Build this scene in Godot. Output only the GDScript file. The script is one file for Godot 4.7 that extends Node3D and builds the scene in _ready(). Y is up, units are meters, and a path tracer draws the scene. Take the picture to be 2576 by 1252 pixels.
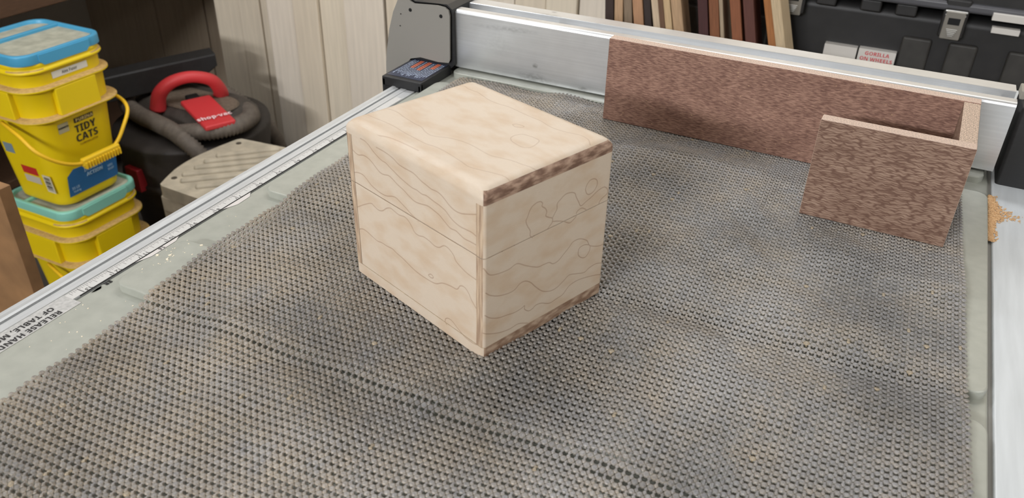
extends Node3D
# A maple keepsake box and a bracket of brown boards on the perforated mat of a table saw, in a workshop.
# Shapes are written in table coordinates: y = 0 is the saw table, x runs along the fence, z along the scale (inch n lies at z = n * 0.0254).

const T := 0.97            # the table stands this high above the floor
const MAT_A := 0.00435     # pitch of the mat's pads along x
const MAT_B := 0.00515     # and along z

const LAMP := Color(0.985, 0.99, 1.0)    # light of the tubes

var taken := {}
var M := {}
var rng := RandomNumberGenerator.new()


class MB:
	# collects triangles of one surface; points are given in table coordinates and stored relative to o
	var v := PackedVector3Array()
	var n := PackedVector3Array()
	var uv := PackedVector2Array()
	var c := PackedColorArray()
	var ix := PackedInt32Array()
	var o := Vector3.ZERO
	var tint := Color.WHITE
	func _init(origin := Vector3.ZERO) -> void:
		o = origin
	static func flat_uv(p: Vector3, nn: Vector3) -> Vector2:
		var a := nn.abs()
		if a.y >= a.x and a.y >= a.z:
			return Vector2(p.x, p.z)
		if a.x >= a.z:
			return Vector2(-p.z * signf(nn.x), -p.y)
		return Vector2(p.x * signf(nn.z), -p.y)
	func add(p: Vector3, nn: Vector3, t: Vector2) -> int:
		v.append(p - o)
		n.append(nn)
		uv.append(t)
		c.append(tint)
		return v.size() - 1
	# corners run counter-clockwise seen from outside
	func face(pts: Array, nn := Vector3.ZERO) -> void:
		if nn == Vector3.ZERO:
			nn = (pts[1] - pts[0]).cross(pts[2] - pts[0]).normalized()
		var first := v.size()
		for p in pts:
			add(p, nn, flat_uv(p - o, nn))
		for k in range(1, pts.size() - 1):
			ix.append_array(PackedInt32Array([first, first + k + 1, first + k]))
	func quad_n(a: Vector3, b: Vector3, cc: Vector3, d: Vector3, na: Vector3, nb: Vector3, nc: Vector3, nd: Vector3) -> void:
		var f := (na + nb + nc + nd).normalized()
		var s := add(a, na, flat_uv(a - o, f))
		add(b, nb, flat_uv(b - o, f))
		add(cc, nc, flat_uv(cc - o, f))
		add(d, nd, flat_uv(d - o, f))
		ix.append_array(PackedInt32Array([s, s + 2, s + 1, s, s + 3, s + 2]))


func thing(called: String, label: String, category: String, base: Vector3, group := "") -> Node3D:
	var o := Node3D.new()
	o.name = numbered(called)
	add_child(o)
	o.position = base + Vector3(0, T, 0)
	tag(o, label, category, group)
	return o


func numbered(called: String) -> String:
	var k: int = taken.get(called, 0)
	taken[called] = k + 1
	return called if k == 0 else "%s_%03d" % [called, k]


func tag(o: Node, label: String, category := "", group := "", kind := "") -> void:
	if label:
		o.set_meta("label", label)
	if category:
		o.set_meta("category", category)
	if group:
		o.set_meta("group", group)
	if kind:
		o.set_meta("kind", kind)


# one named mesh from one or more surfaces, under parent (or at top level, placed at its own origin)
func part(called: String, surfaces: Array, parent: Node = null, label := "") -> MeshInstance3D:
	var m := ArrayMesh.new()
	var at := Vector3.ZERO
	for s in surfaces:
		var b: MB = s[0]
		at = b.o
		if b.ix.is_empty():
			continue
		var a := []
		a.resize(Mesh.ARRAY_MAX)
		a[Mesh.ARRAY_VERTEX] = b.v
		a[Mesh.ARRAY_NORMAL] = b.n
		a[Mesh.ARRAY_TEX_UV] = b.uv
		a[Mesh.ARRAY_COLOR] = b.c
		a[Mesh.ARRAY_INDEX] = b.ix
		m.add_surface_from_arrays(Mesh.PRIMITIVE_TRIANGLES, a)
		m.surface_set_material(m.get_surface_count() - 1, s[1])
	var o := MeshInstance3D.new()
	o.mesh = m
	if parent:
		o.name = called
		parent.add_child(o, true)
	else:
		o.name = numbered(called)
		add_child(o)
		o.position = at + Vector3(0, T, 0)
	if label:
		o.set_meta("label", label)
	return o


func structure(called: String, surfaces: Array) -> MeshInstance3D:
	var o := part(called, surfaces)
	o.set_meta("kind", "structure")
	return o


# a box with rounded edges; turned by basis about its centre; faces: which of +x -x +y -y +z -z to draw
func rbox(b: MB, centre: Vector3, size: Vector3, r := 0.0, turn := Basis.IDENTITY, faces := 63) -> void:
	var h := size / 2.0
	r = minf(r, minf(h.x, minf(h.y, h.z)) * 0.98)
	var axes := [[0, 1, 2, 1], [0, 1, 2, -1], [1, 2, 0, 1], [1, 2, 0, -1], [2, 0, 1, 1], [2, 0, 1, -1]]
	for f in 6:
		if not (faces >> f) & 1:
			continue
		var k: int = axes[f][0]
		var iu: int = axes[f][1]
		var iv: int = axes[f][2]
		var s: float = axes[f][3]
		var us := [-h[iu], h[iu]] if r <= 0.0 else [-h[iu], -h[iu] + r, h[iu] - r, h[iu]]
		var vs := [-h[iv], h[iv]] if r <= 0.0 else [-h[iv], -h[iv] + r, h[iv] - r, h[iv]]
		var fn := Vector3.ZERO
		fn[k] = s
		var at := []
		var first := b.v.size()
		for i in us.size():
			for j in vs.size():
				var p := Vector3.ZERO
				p[k] = s * h[k]
				p[iu] = us[i]
				p[iv] = vs[j]
				var nn := fn
				if r > 0.0:
					var q := p.clamp(-h + Vector3.ONE * r, h - Vector3.ONE * r)
					nn = (p - q).normalized()
					p = q + nn * r
				b.add(centre + turn * p, turn * nn, MB.flat_uv(centre + turn * p - b.o if turn == Basis.IDENTITY else p, fn))
		var w := vs.size()
		for i in us.size() - 1:
			for j in w - 1:
				var a := first + i * w + j
				var q := [a, a + w, a + w + 1, a + 1] if s > 0 else [a, a + 1, a + w + 1, a + w]
				b.ix.append_array(PackedInt32Array([q[0], q[2], q[1], q[0], q[3], q[2]]))


# a smooth skin over rows of points (each row a closed loop if closed); pick(normal, middle) returns the MB a quad goes to
func skin(rows: Array, closed: bool, pick: Callable) -> void:
	var nr := rows.size()
	var nc: int = rows[0].size()
	var nor := []
	for i in nr:
		var row := []
		for j in nc:
			row.append(Vector3.ZERO)
		nor.append(row)
	var cols := nc if closed else nc - 1
	for i in nr - 1:
		for j in cols:
			var j2 := (j + 1) % nc
			var a: Vector3 = rows[i][j]
			var f: Vector3 = (rows[i][j2] - a).cross(rows[i + 1][j2] - a) + (rows[i + 1][j2] - a).cross(rows[i + 1][j] - a)
			nor[i][j] += f
			nor[i][j2] += f
			nor[i + 1][j] += f
			nor[i + 1][j2] += f
	for i in nr - 1:
		for j in cols:
			var j2 := (j + 1) % nc
			var n1: Vector3 = nor[i][j].normalized()
			var n2: Vector3 = nor[i][j2].normalized()
			var n3: Vector3 = nor[i + 1][j2].normalized()
			var n4: Vector3 = nor[i + 1][j].normalized()
			var b: MB = pick.call((n1 + n2 + n3 + n4).normalized(), (rows[i][j] + rows[i + 1][j2]) * 0.5)
			b.quad_n(rows[i][j], rows[i][j2], rows[i + 1][j2], rows[i + 1][j], n1, n2, n3, n4)


# outline of a rounded rectangle in the xz plane, counter-clockwise seen from below so that rows going up face outwards
func outline(centre: Vector3, hx: float, hz: float, r: float, seg := 5) -> Array:
	var out := []
	r = minf(r, minf(hx, hz))
	for q in 4:
		var cx := (hx - r) * (1 if q == 0 or q == 3 else -1)
		var cz := (hz - r) * (1 if q < 2 else -1)
		for k in seg + 1:
			var t := PI / 2.0 * (q + float(k) / seg)
			out.append(centre + Vector3(cx + cos(t) * r, 0, cz + sin(t) * r))
	out.reverse()
	return out


func cap(b: MB, loop: Array, up: bool) -> void:
	var pts := loop.duplicate()
	if not up:
		pts.reverse()
	b.face(pts, Vector3.UP if up else Vector3.DOWN)


# stacked rounded rectangles: steps of [y, half x, half z, corner radius]
func stack(b: MB, centre: Vector3, steps: Array, seg := 5, caps := 3) -> void:
	var rows := []
	for s in steps:
		rows.append(outline(centre + Vector3(0, s[0], 0), s[1], s[2], s[3], seg))
	skin(rows, true, func(_n, _m): return b)
	if caps & 1:
		cap(b, rows[0], false)
	if caps & 2:
		cap(b, rows[-1], true)


# a tube along points; radius may be a number or an array
func tube(b: MB, path: Array, radius, seg := 12, round_ends := false) -> void:
	var rows := []
	var side := Vector3.ZERO
	for i in path.size():
		var d: Vector3 = (path[mini(i + 1, path.size() - 1)] - path[maxi(i - 1, 0)]).normalized()
		if side == Vector3.ZERO:
			side = d.cross(Vector3.UP if absf(d.y) < 0.9 else Vector3.RIGHT).normalized()
		side = (side - d * side.dot(d)).normalized()
		var up := d.cross(side)
		var r: float = radius[i] if radius is Array else radius
		var row := []
		for k in seg:
			var t := TAU * k / seg
			row.append(path[i] + (side * cos(t) + up * sin(t)) * r)
		rows.append(row)
	if round_ends:
		for e in 2:
			var at: Vector3 = path[0] if e == 0 else path[-1]
			var row := []
			for k in seg:
				row.append(at + (rows[0 if e == 0 else -1][k] - at) * 0.02)
			if e == 0:
				rows.push_front(row)
			else:
				rows.append(row)
	skin(rows, true, func(_n, _m): return b)


# points through a list, smoothed
func smooth(pts: Array, steps := 6) -> Array:
	var out := []
	for i in pts.size() - 1:
		for k in steps:
			out.append(pts[i].cubic_interpolate(pts[i + 1], pts[maxi(i - 1, 0)], pts[mini(i + 2, pts.size() - 1)], float(k) / steps))
	out.append(pts[-1])
	return out


# a flat outline (xy, counter-clockwise seen from +z) pushed from z0 (front) to z1 (back, smaller), with a chamfered front edge
func plate(b: MB, pts: Array, z0: float, z1: float, bevel := 0.0) -> void:
	var nn := pts.size()
	var inner := []
	for i in nn:
		var e1: Vector2 = (pts[i] - pts[(i + nn - 1) % nn]).normalized()
		var e2: Vector2 = (pts[(i + 1) % nn] - pts[i]).normalized()
		inner.append(pts[i] - (Vector2(e1.y, -e1.x) + Vector2(e2.y, -e2.x)).normalized() * bevel)
	var tri := Geometry2D.triangulate_polygon(PackedVector2Array(inner))
	for k in range(0, tri.size(), 3):
		var p := []
		for q in 3:
			p.append(Vector3(inner[tri[k + q]].x, inner[tri[k + q]].y, z0))
		if (p[1] - p[0]).cross(p[2] - p[0]).z < 0:
			p.reverse()
		b.face(p)
		var back := []
		for q in 3:
			back.append(Vector3(p[2 - q].x, p[2 - q].y, z1))
		b.face(back)
	for i in nn:
		var j := (i + 1) % nn
		if bevel > 0.0:
			b.face([Vector3(inner[i].x, inner[i].y, z0), Vector3(pts[i].x, pts[i].y, z0 - bevel), Vector3(pts[j].x, pts[j].y, z0 - bevel), Vector3(inner[j].x, inner[j].y, z0)])
		b.face([Vector3(pts[i].x, pts[i].y, z0 - bevel), Vector3(pts[i].x, pts[i].y, z1), Vector3(pts[j].x, pts[j].y, z1), Vector3(pts[j].x, pts[j].y, z0 - bevel)])


# a profile (points in the plane of ex and ey) drawn along a third axis from a to b; sharp edges
func extrude(b: MB, pts: Array, ex: Vector3, ey: Vector3, from: Vector3, to: Vector3) -> void:
	var nn := pts.size()
	var flat := PackedVector2Array(pts)
	var turn := 1.0 if ex.cross(ey).dot(to - from) > 0 else -1.0
	if Geometry2D.is_polygon_clockwise(flat):
		pts = pts.duplicate()
		pts.reverse()
		flat = PackedVector2Array(pts)
	for i in nn:
		var p: Vector3 = ex * pts[i].x + ey * pts[i].y
		var q: Vector3 = ex * pts[(i + 1) % nn].x + ey * pts[(i + 1) % nn].y
		var f := [from + p, from + q, to + q, to + p]
		if turn < 0:
			f.reverse()
		b.face(f)
	var tri := Geometry2D.triangulate_polygon(flat)
	for k in range(0, tri.size(), 3):
		for e in 2:
			var at := from if e == 0 else to
			var f := []
			for q in 3:
				f.append(at + ex * flat[tri[k + q]].x + ey * flat[tri[k + q]].y)
			var out := (from - to) if e == 0 else (to - from)
			if (f[1] - f[0]).cross(f[2] - f[0]).dot(out) < 0:
				f.reverse()
			b.face(f)


func disc(b: MB, centre: Vector3, axis: Vector3, r: float, h: float, seg := 16) -> void:
	var s := axis.cross(Vector3.UP if absf(axis.y) < 0.9 else Vector3.RIGHT).normalized()
	var u := s.cross(axis)
	var lo := []
	var hi := []
	for k in seg:
		var d := s * cos(TAU * k / seg) + u * sin(TAU * k / seg)
		lo.append(centre + d * r)
		hi.append(centre + d * r * 0.96 + axis * h)
	for k in seg:
		var j := (k + 1) % seg
		var f := [lo[k], lo[j], hi[j], hi[k]]
		if (f[1] - f[0]).cross(f[2] - f[0]).dot((lo[k] + lo[j]) / 2.0 - centre) < 0:
			f.reverse()
		b.face(f)
	if (hi[1] - hi[0]).cross(hi[2] - hi[0]).dot(axis) < 0:
		hi.reverse()
	b.face(hi, axis)


# raised flat lettering, its middle at a point
func letters(text: String, height: float, at: Vector3, right: Vector3, up: Vector3, m: Material, parent: Node, called := "lettering", bold := false, align := HORIZONTAL_ALIGNMENT_CENTER, squeeze := 1.0) -> MeshInstance3D:
	var t := TextMesh.new()
	var f := SystemFont.new()
	f.font_names = PackedStringArray(["Droid Sans"])
	if bold:
		f.font_weight = 700
	t.font = f
	t.text = text
	t.font_size = 48
	t.horizontal_alignment = align
	t.vertical_alignment = VERTICAL_ALIGNMENT_CENTER
	var k := height / (48.0 * 0.72)
	t.pixel_size = k
	t.depth = 0.0004
	t.curve_step = 4.0
	t.material = m
	var o := MeshInstance3D.new()
	o.mesh = t
	o.name = called
	parent.add_child(o, true)
	var host: Node = parent.get_parent() if parent is MeshInstance3D else parent
	o.transform = Transform3D(Basis(right * squeeze, up, right.cross(up)), at - (host.position - Vector3(0, T, 0)))
	return o


func mat(color: Color, rough := 0.6, metal := 0.0, tex: Texture2D = null, scale := Vector3.ONE, offset := Vector3.ZERO) -> StandardMaterial3D:
	var m := StandardMaterial3D.new()
	m.albedo_color = color
	m.roughness = rough
	m.metallic = metal
	if tex:
		m.albedo_texture = tex
		m.uv1_scale = scale
		m.uv1_offset = offset
	return m


func rgb(r: int, g: int, b: int) -> Color:
	return Color(r / 255.0, g / 255.0, b / 255.0)


func noise(kind: int, freq: float, octaves := 3, sd := 1) -> FastNoiseLite:
	var f := FastNoiseLite.new()
	f.noise_type = kind
	f.frequency = freq
	f.fractal_octaves = octaves
	f.seed = sd
	return f


# grey tileable noise between lo and hi (0..255)
func noise_tex(freq: float, octaves: int, lo: int, hi: int, sd := 1, side := 256) -> ImageTexture:
	var im := noise(FastNoiseLite.TYPE_SIMPLEX_SMOOTH, freq, octaves, sd).get_seamless_image(side, side)
	im.convert(Image.FORMAT_L8)
	var d := im.get_data()
	for i in d.size():
		d[i] = lo + (hi - lo) * d[i] / 255
	return ImageTexture.create_from_image(Image.create_from_data(side, side, false, Image.FORMAT_L8, d))


func _ready() -> void:
	rng.seed = 7
	# ---- camera, environment, lamps ----
	var cam := Camera3D.new()
	cam.name = "camera"
	add_child(cam)
	cam.transform = Transform3D(Basis.from_euler(Vector3(-0.56026, 0.44157, 0.02656)), Vector3(0.45854, 0.33246 + T, 0.6216))
	cam.keep_aspect = Camera3D.KEEP_HEIGHT
	var lens := CameraAttributesPhysical.new()
	lens.frustum_focal_length = 12.0 * 2083.59 / 626.0     # gives the photograph's angle of view
	lens.frustum_focus_distance = 0.64
	lens.frustum_near = 0.02
	lens.frustum_far = 30.0
	lens.exposure_aperture = 20.0
	cam.attributes = lens
	cam.current = true
	var env := Environment.new()
	env.background_mode = Environment.BG_COLOR
	env.background_color = Color(0.0, 0.0, 0.0)
	env.tonemap_mode = Environment.TONE_MAPPER_LINEAR
	env.tonemap_exposure = 0.92
	env.sdfgi_enabled = true
	env.ssao_enabled = true
	env.ssil_enabled = true
	var we := WorldEnvironment.new()
	we.name = "world_environment"
	we.environment = env
	add_child(we)
	materials()
	# unseen shop lights, all but the fence one added as fill light: behind the camera, to the right of the saw, over the fence, and over the floor at the left
	shop_light(Vector3(-0.25, 1.20, 3.3), 0.0, 0.95, 9.0, "added unseen shop light hanging crosswise in front of the saw, tilted to fill its front")
	shop_light(Vector3(1.75, 1.30, 0.3), PI / 2.0, 0.5, 0.8, "added unseen shop light hanging lengthwise beside the rear rail, tilted to fill the right sides")
	shop_light(Vector3(0.05, 1.33, -0.85), 0.0, 0.0, 1.15, "long shop light hanging crosswise behind the saw fence, close to the panelled wall")
	shop_light(Vector3(-0.70, 1.33, 0.0), PI / 2.0, 0.0, 1.05, "added unseen shop light hanging lengthwise above the pails and the vacuum to brighten that side")
	room()
	saw()
	fence()
	rubber_mat()
	maple_box()
	bracket()
	buckets()
	vacuum()
	stool()
	offcuts()
	tool_chest()
	bench()
	dust()


func materials() -> void:
	var fine := noise_tex(0.03, 4, 212, 255, 3)
	var soft := noise_tex(0.012, 3, 215, 255, 5)
	var faint := noise_tex(0.02, 4, 238, 255, 8)
	M.faint = faint
	M.fine = fine
	M.soft = soft
	M.white = mat(rgb(235, 235, 230), 0.5)
	M.black = mat(rgb(26, 26, 28), 0.45)
	M.print = mat(rgb(84, 82, 81), 0.7)
	M.ink = mat(rgb(40, 38, 38), 0.7)
	M.stained = mat(rgb(226, 228, 230), 0.32, 0.8, fence_face(), Vector3(1.0 / 0.55, 1.0 / 0.073, 1), Vector3(0.28 / 0.55 - 0.01 / 0.55, (0.073 - 0.0062) / 0.073, 0))
	M.cast = mat(rgb(174, 176, 166), 0.34, 0.15, faint, Vector3(12, 12, 1))
	M.rail = mat(rgb(205, 207, 208), 0.35, 0.3, faint, Vector3(60, 4, 1))
	M.steel = mat(rgb(205, 205, 202), 0.3, 0.7)
	M.hole = mat(rgb(14, 14, 14), 0.9)


# brushed aluminium with the grey smudges and specks seen on the fence's face (2 pixels per millimetre, x from 0.01 to 0.56)
func fence_face() -> ImageTexture:
	var w := 1100
	var h := 146
	var brush := noise(FastNoiseLite.TYPE_SIMPLEX_SMOOTH, 0.02, 3, 19)
	var cloud := noise(FastNoiseLite.TYPE_SIMPLEX_SMOOTH, 0.016, 3, 23)
	var im := Image.create(w, h, false, Image.FORMAT_L8)
	# centre x, centre y from the top, half width, half height (pixels), strength
	var marks := [[197, 93, 5, 4, 0.28], [190, 119, 26, 7, 0.12], [215, 124, 40, 7, 0.06], [310, 124, 8, 4, 0.16], [110, 26, 50, 4, 0.07], [150, 21, 40, 4, 0.07], [105, 60, 30, 20, 0.03], [840, 30, 40, 6, 0.06]]
	for y in h:
		for x in w:
			var v := 0.97 + brush.get_noise_2d(x * 0.12, y * 9.0) * 0.03 + cloud.get_noise_2d(x, y) * 0.02
			for k in marks:
				var d := Vector2((x - k[0]) / float(k[2]), (y - k[1]) / float(k[3])).length()
				if d < 1.6:
					v -= k[4] * clampf(1.6 - d, 0.0, 1.0) * clampf(0.7 + cloud.get_noise_2d(x * 5.0, y * 9.0) * 0.9, 0.0, 1.0)
			im.set_pixel(x, y, Color(v, v, v))
	return ImageTexture.create_from_image(im)


func shop_light(at: Vector3, turn: float, tilt: float, energy: float, label: String) -> void:
	var t := thing("shop_light", label, "lamp", at, "shop lights under the ceiling")
	var b := MB.new(at)
	rbox(b, at + Vector3(0, 0.03, 0), Vector3(1.24, 0.05, 0.16), 0.006)
	part("housing", [[b, M.white]], t)
	b = MB.new(at)
	rbox(b, at, Vector3(1.2, 0.012, 0.13), 0.004)
	var g := mat(Color.WHITE, 0.5)
	g.emission_enabled = true
	g.emission = LAMP
	g.emission_energy_multiplier = 2.0
	part("diffuser_panel", [[b, g]], t, "glowing diffuser")
	for s in [-0.45, 0.45]:
		b = MB.new(at)
		tube(b, [at + Vector3(s, 0.05, 0), at + Vector3(s, (1.45 - at.y) / cos(tilt) - 0.02, 0)], 0.003, 6)
		part("hanging_wire", [[b, M.steel]], t)
	var l := AreaLight3D.new()
	l.name = "lamp"
	l.area_size = Vector2(1.2, 0.13)
	l.light_color = LAMP
	l.light_energy = energy
	l.area_range = 12.0
	l.shadow_enabled = true
	t.add_child(l)
	l.rotation.x = -PI / 2.0
	l.position = Vector3(0, -0.012, 0)
	t.rotation = Vector3(tilt, turn, 0)


func room() -> void:
	var concrete := mat(rgb(96, 90, 82), 0.85, 0.0, M.soft, Vector3(1.2, 1.2, 1))
	var paint := mat(rgb(222, 218, 210), 0.8)
	var ply := mat(rgb(230, 219, 203), 0.65, 0.0, M.faint, Vector3(14, 0.7, 1))
	var ply2 := mat(rgb(224, 211, 190), 0.65, 0.0, M.faint, Vector3(11, 0.6, 1), Vector3(0.3, 0.1, 0))
	var ply3 := mat(rgb(230, 218, 197), 0.65, 0.0, M.faint, Vector3(17, 0.8, 1), Vector3(0.7, 0.5, 0))
	var ply_shaded := mat(rgb(178, 160, 138), 0.7, 0.0, M.faint, Vector3(11, 0.6, 1), Vector3(0.1, 0.6, 0))  # same panelling; the shade of the alcove is put into this darker colour
	var b := MB.new(Vector3(0, -T, 0))
	rbox(b, Vector3(0.05, -T - 0.05, 1.0), Vector3(4.9, 0.1, 5.6))
	structure("floor", [[b, concrete]])
	b = MB.new(Vector3(0, 1.45, 0))
	rbox(b, Vector3(0.05, 1.5, 1.0), Vector3(4.9, 0.1, 5.6))
	structure("ceiling", [[b, mat(rgb(236, 235, 232), 0.8)]])
	b = MB.new(Vector3(-2.35, -T, 0))
	rbox(b, Vector3(-2.4, 0.24, 1.0), Vector3(0.1, 2.42, 5.6))
	structure("wall_left", [[b, paint]])
	b = MB.new(Vector3(2.4, -T, 0))
	rbox(b, Vector3(2.45, 0.24, 1.0), Vector3(0.1, 2.42, 5.6))
	structure("wall_right", [[b, paint]])
	b = MB.new(Vector3(0, -T, 3.7))
	rbox(b, Vector3(0.05, 0.24, 3.75), Vector3(4.9, 2.42, 0.1))
	structure("wall_front", [[b, paint]])
	# back wall: a carcass with upright panelling boards in front of it, in three planes that step back to the left
	b = MB.new(Vector3(0, -T, -1.16))
	rbox(b, Vector3(0.62, 0.24, -1.26), Vector3(3.53, 2.42, 0.18))
	rbox(b, Vector3(-1.265, 0.24, -1.37), Vector3(0.26, 2.42, 0.29))
	rbox(b, Vector3(-1.95, 0.24, -1.62), Vector3(0.9, 2.42, 0.2))
	var w := structure("wall_back", [[b, mat(rgb(96, 82, 66), 0.9)]])
	var xs := [-1.145, -1.049, -0.964, -0.881, -0.75, -0.612, -0.472, -0.386, -0.304, -0.225, -0.1, 0.05, 0.2, 0.35, 0.5, 0.65, 0.8, 0.95, 1.1, 1.25, 1.4, 1.55, 1.7, 1.85, 2.0, 2.15, 2.38]
	for i in xs.size() - 1:
		b = MB.new(Vector3(0, -T, -1.16))
		var gap := 0.007 if i == 3 else 0.0025
		var d: float = [0.0, 0.006, -0.004, 0.003, 0.0, 0.004, -0.003][i % 7]
		rbox(b, Vector3((xs[i] + xs[i + 1] - gap) / 2.0, 0.24, -1.156 + d), Vector3(xs[i + 1] - xs[i] - gap, 2.41, 0.024), 0.0025)
		part("panel_board", [[b, [ply, ply2, ply3][i % 3]]], w)
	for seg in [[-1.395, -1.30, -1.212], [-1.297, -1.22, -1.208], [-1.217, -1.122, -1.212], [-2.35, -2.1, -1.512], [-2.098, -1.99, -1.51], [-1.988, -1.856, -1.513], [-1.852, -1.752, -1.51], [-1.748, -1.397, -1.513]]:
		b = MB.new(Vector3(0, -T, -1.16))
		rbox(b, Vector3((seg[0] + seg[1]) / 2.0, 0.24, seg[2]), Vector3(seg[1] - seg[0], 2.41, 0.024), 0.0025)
		part("panel_board", [[b, ply2 if seg[2] > -1.4 else ply_shaded]], w)


func saw() -> void:
	var base := Vector3(0.27, -T, 0.05)
	var t := thing("table_saw", "grey cast table saw with ribbed top, front rail and inch scale", "table saw", base)
	var b := MB.new(base)
	rbox(b, Vector3(0.279, -0.012, 0.05), Vector3(0.557, 0.024, 0.825), 0.002)
	part("table_bed", [[b, M.cast]], t)
	# raised slabs of the top
	for s in [[0.0135, 0.5555, -0.121, 0.165], [0.0135, 0.30, 0.253, 0.3185], [0.302, 0.5555, 0.19, 0.3185], [0.012, 0.5525, -0.33, -0.1505]]:
		b = MB.new(base)
		var c := Vector3((s[0] + s[1]) / 2.0, 0, (s[2] + s[3]) / 2.0)
		var hx: float = (s[1] - s[0]) / 2.0
		var hz: float = (s[3] - s[2]) / 2.0
		stack(b, c, [[-0.001, hx, hz, 0.009], [0.0052, hx, hz, 0.009], [0.0059, hx - 0.0003, hz - 0.0003, 0.009], [0.0062, hx - 0.001, hz - 0.001, 0.009]], 6)
		part("top_slab", [[b, M.cast]], t)
	# front rail: an extrusion with a slot, the scale label beside the table edge
	b = MB.new(base)
	extrude(b, [Vector2(-0.029, -0.05), Vector2(-0.0005, -0.05), Vector2(-0.0005, 0.0), Vector2(-0.0102, 0.0), Vector2(-0.0104, 0.0007), Vector2(-0.0173, 0.0007), Vector2(-0.0175, -0.007), Vector2(-0.0205, -0.007), Vector2(-0.0207, 0.0002), Vector2(-0.0232, 0.0004), Vector2(-0.0245, 0.0016), Vector2(-0.0278, 0.0016), Vector2(-0.029, 0.0004)], Vector3.RIGHT, Vector3.UP, Vector3(0, 0, -0.42), Vector3(0, 0, 0.66))
	var rail := part("front_rail", [[b, M.rail]], t)
	b = MB.new(base)
	rbox(b, Vector3(0.602, -0.03, 0.07), Vector3(0.084, 0.06, 1.0), 0.0015)
	part("rear_rail", [[b, mat(rgb(212, 217, 220), 0.4, 0.1, M.faint, Vector3(22, 2, 1))]], t)
	b = MB.new(base)
	rbox(b, Vector3(0.5585, -0.012, 0.05), Vector3(0.003, 0.02, 0.82))
	part("edge_gasket", [[b, mat(rgb(128, 126, 120), 0.7)]], t)
	# printed scale: white strip with ticks, numerals, the boundary line and the instruction below it
	var w := 1840
	var im := Image.create(w, 40, false, Image.FORMAT_RGB8)
	im.fill(rgb(198, 197, 194))
	var px := w / 0.46                       # pixels per metre; the strip runs from z = -0.07 to 0.39
	for k in range(-20, 13 * 16 + 5):
		var z := k * 0.0254 / 16.0
		var long := 34 if k % 16 == 0 else 24 if k % 8 == 0 else 17 if k % 4 == 0 else 12 if k % 2 == 0 else 9
		im.fill_rect(Rect2i(int((z + 0.07) * px), 4, 2 if k % 16 else 3, long), rgb(134, 132, 131) if k % 16 else rgb(96, 94, 93))
	im.fill_rect(Rect2i(0, 2, w, 1), rgb(120, 118, 116))
	b = MB.new(base)
	b.face([Vector3(-0.0098, 0.0003, -0.07), Vector3(-0.0098, 0.0003, 0.345), Vector3(-0.0009, 0.0003, 0.345), Vector3(-0.0009, 0.0003, -0.07)], Vector3.UP)
	for i in 4:
		b.uv[i] = Vector2([0.0, 415.0 / 460.0, 415.0 / 460.0, 0.0][i], [0.0, 0.0, 1.0, 1.0][i])
	var scale := part("scale_strip", [[b, mat(Color.WHITE, 0.5, 0.0, ImageTexture.create_from_image(im))]], t, "white printed inch scale")
	for n in range(0, 14):
		letters(str(n), 0.0027, Vector3(-0.0022, 0.0003, n * 0.0254 - (0.0026 if n < 10 else 0.0042)), Vector3.BACK, Vector3.RIGHT, M.print, t, "numeral")
		if n < 13:
			letters("7" if n % 2 else "1", 0.0016, Vector3(-0.0018, 0.0003, n * 0.0254 + 0.0022), Vector3.BACK, Vector3.RIGHT, M.print, t, "numeral")
	b = MB.new(base)
	rbox(b, Vector3(-0.0001, 0.0003, 0.155), Vector3(0.0005, 0.0006, 0.36))
	part("boundary_line", [[b, M.ink]], t)
	b = MB.new(base)
	rbox(b, Vector3(-0.0015, 0.0002, 0.46), Vector3(0.0172, 0.0004, 0.24))
	part("instruction_label", [[b, mat(rgb(196, 195, 192), 0.5, 0.0, M.fine, Vector3(30, 30, 1))]], t, "pale label with bold black capitals")
	letters("RELEASE HANDLE UNDER FRONT", 0.0044, Vector3(0.0035, 0.0004, 0.353), Vector3.BACK, Vector3.RIGHT, M.ink, t, "lettering", true, HORIZONTAL_ALIGNMENT_LEFT, 1.05)
	letters("OF TABLE, MOVE TABLE TO", 0.0044, Vector3(-0.0038, 0.0004, 0.353), Vector3.BACK, Vector3.RIGHT, M.ink, t, "lettering", true, HORIZONTAL_ALIGNMENT_LEFT, 1.05)
	letters("ER", 0.0022, Vector3(0.0036, 0.0003, 0.315), Vector3.BACK, Vector3.RIGHT, M.ink, t, "lettering", true)
	b = MB.new(base)
	b.face([Vector3(0.0034, 0.0004, 0.3292), Vector3(0.0042, 0.0004, 0.3255), Vector3(0.0028, 0.0004, 0.3235), Vector3(0.0030, 0.0004, 0.3200), Vector3(0.0050, 0.0004, 0.3220), Vector3(0.0046, 0.0004, 0.3260)], Vector3.UP)
	part("printed_arrow", [[b, M.ink]], t)
	# torn remains of an older label on the table side of the line
	for r in [[0.246, 0.288, 0.0042], [0.166, 0.199, 0.0055]]:
		b = MB.new(base)
		b.face([Vector3(0.0004, 0.0003, r[0]), Vector3(0.0004, 0.0003, r[1]), Vector3(r[2] * 0.4, 0.0003, r[1] - 0.004), Vector3(r[2], 0.0003, r[1] - 0.012), Vector3(r[2] * 0.9, 0.0003, r[0] + 0.006)], Vector3.UP)
		part("label_remnant", [[b, mat(rgb(205, 200, 196), 0.6)]], t)
	letters("14", 0.0024, Vector3(0.0020, 0.0004, 0.2645), Vector3.BACK, Vector3.RIGHT, M.print, t, "numeral")
	# stand
	for x in [0.06, 0.5]:
		for z in [-0.3, 0.4]:
			b = MB.new(base)
			rbox(b, Vector3(x, -0.497, z), Vector3(0.045, 0.946, 0.045), 0.004)
			part("leg", [[b, M.black]], t)
	b = MB.new(base)
	rbox(b, Vector3(0.28, -0.13, 0.05), Vector3(0.5, 0.21, 0.76), 0.01)
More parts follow.
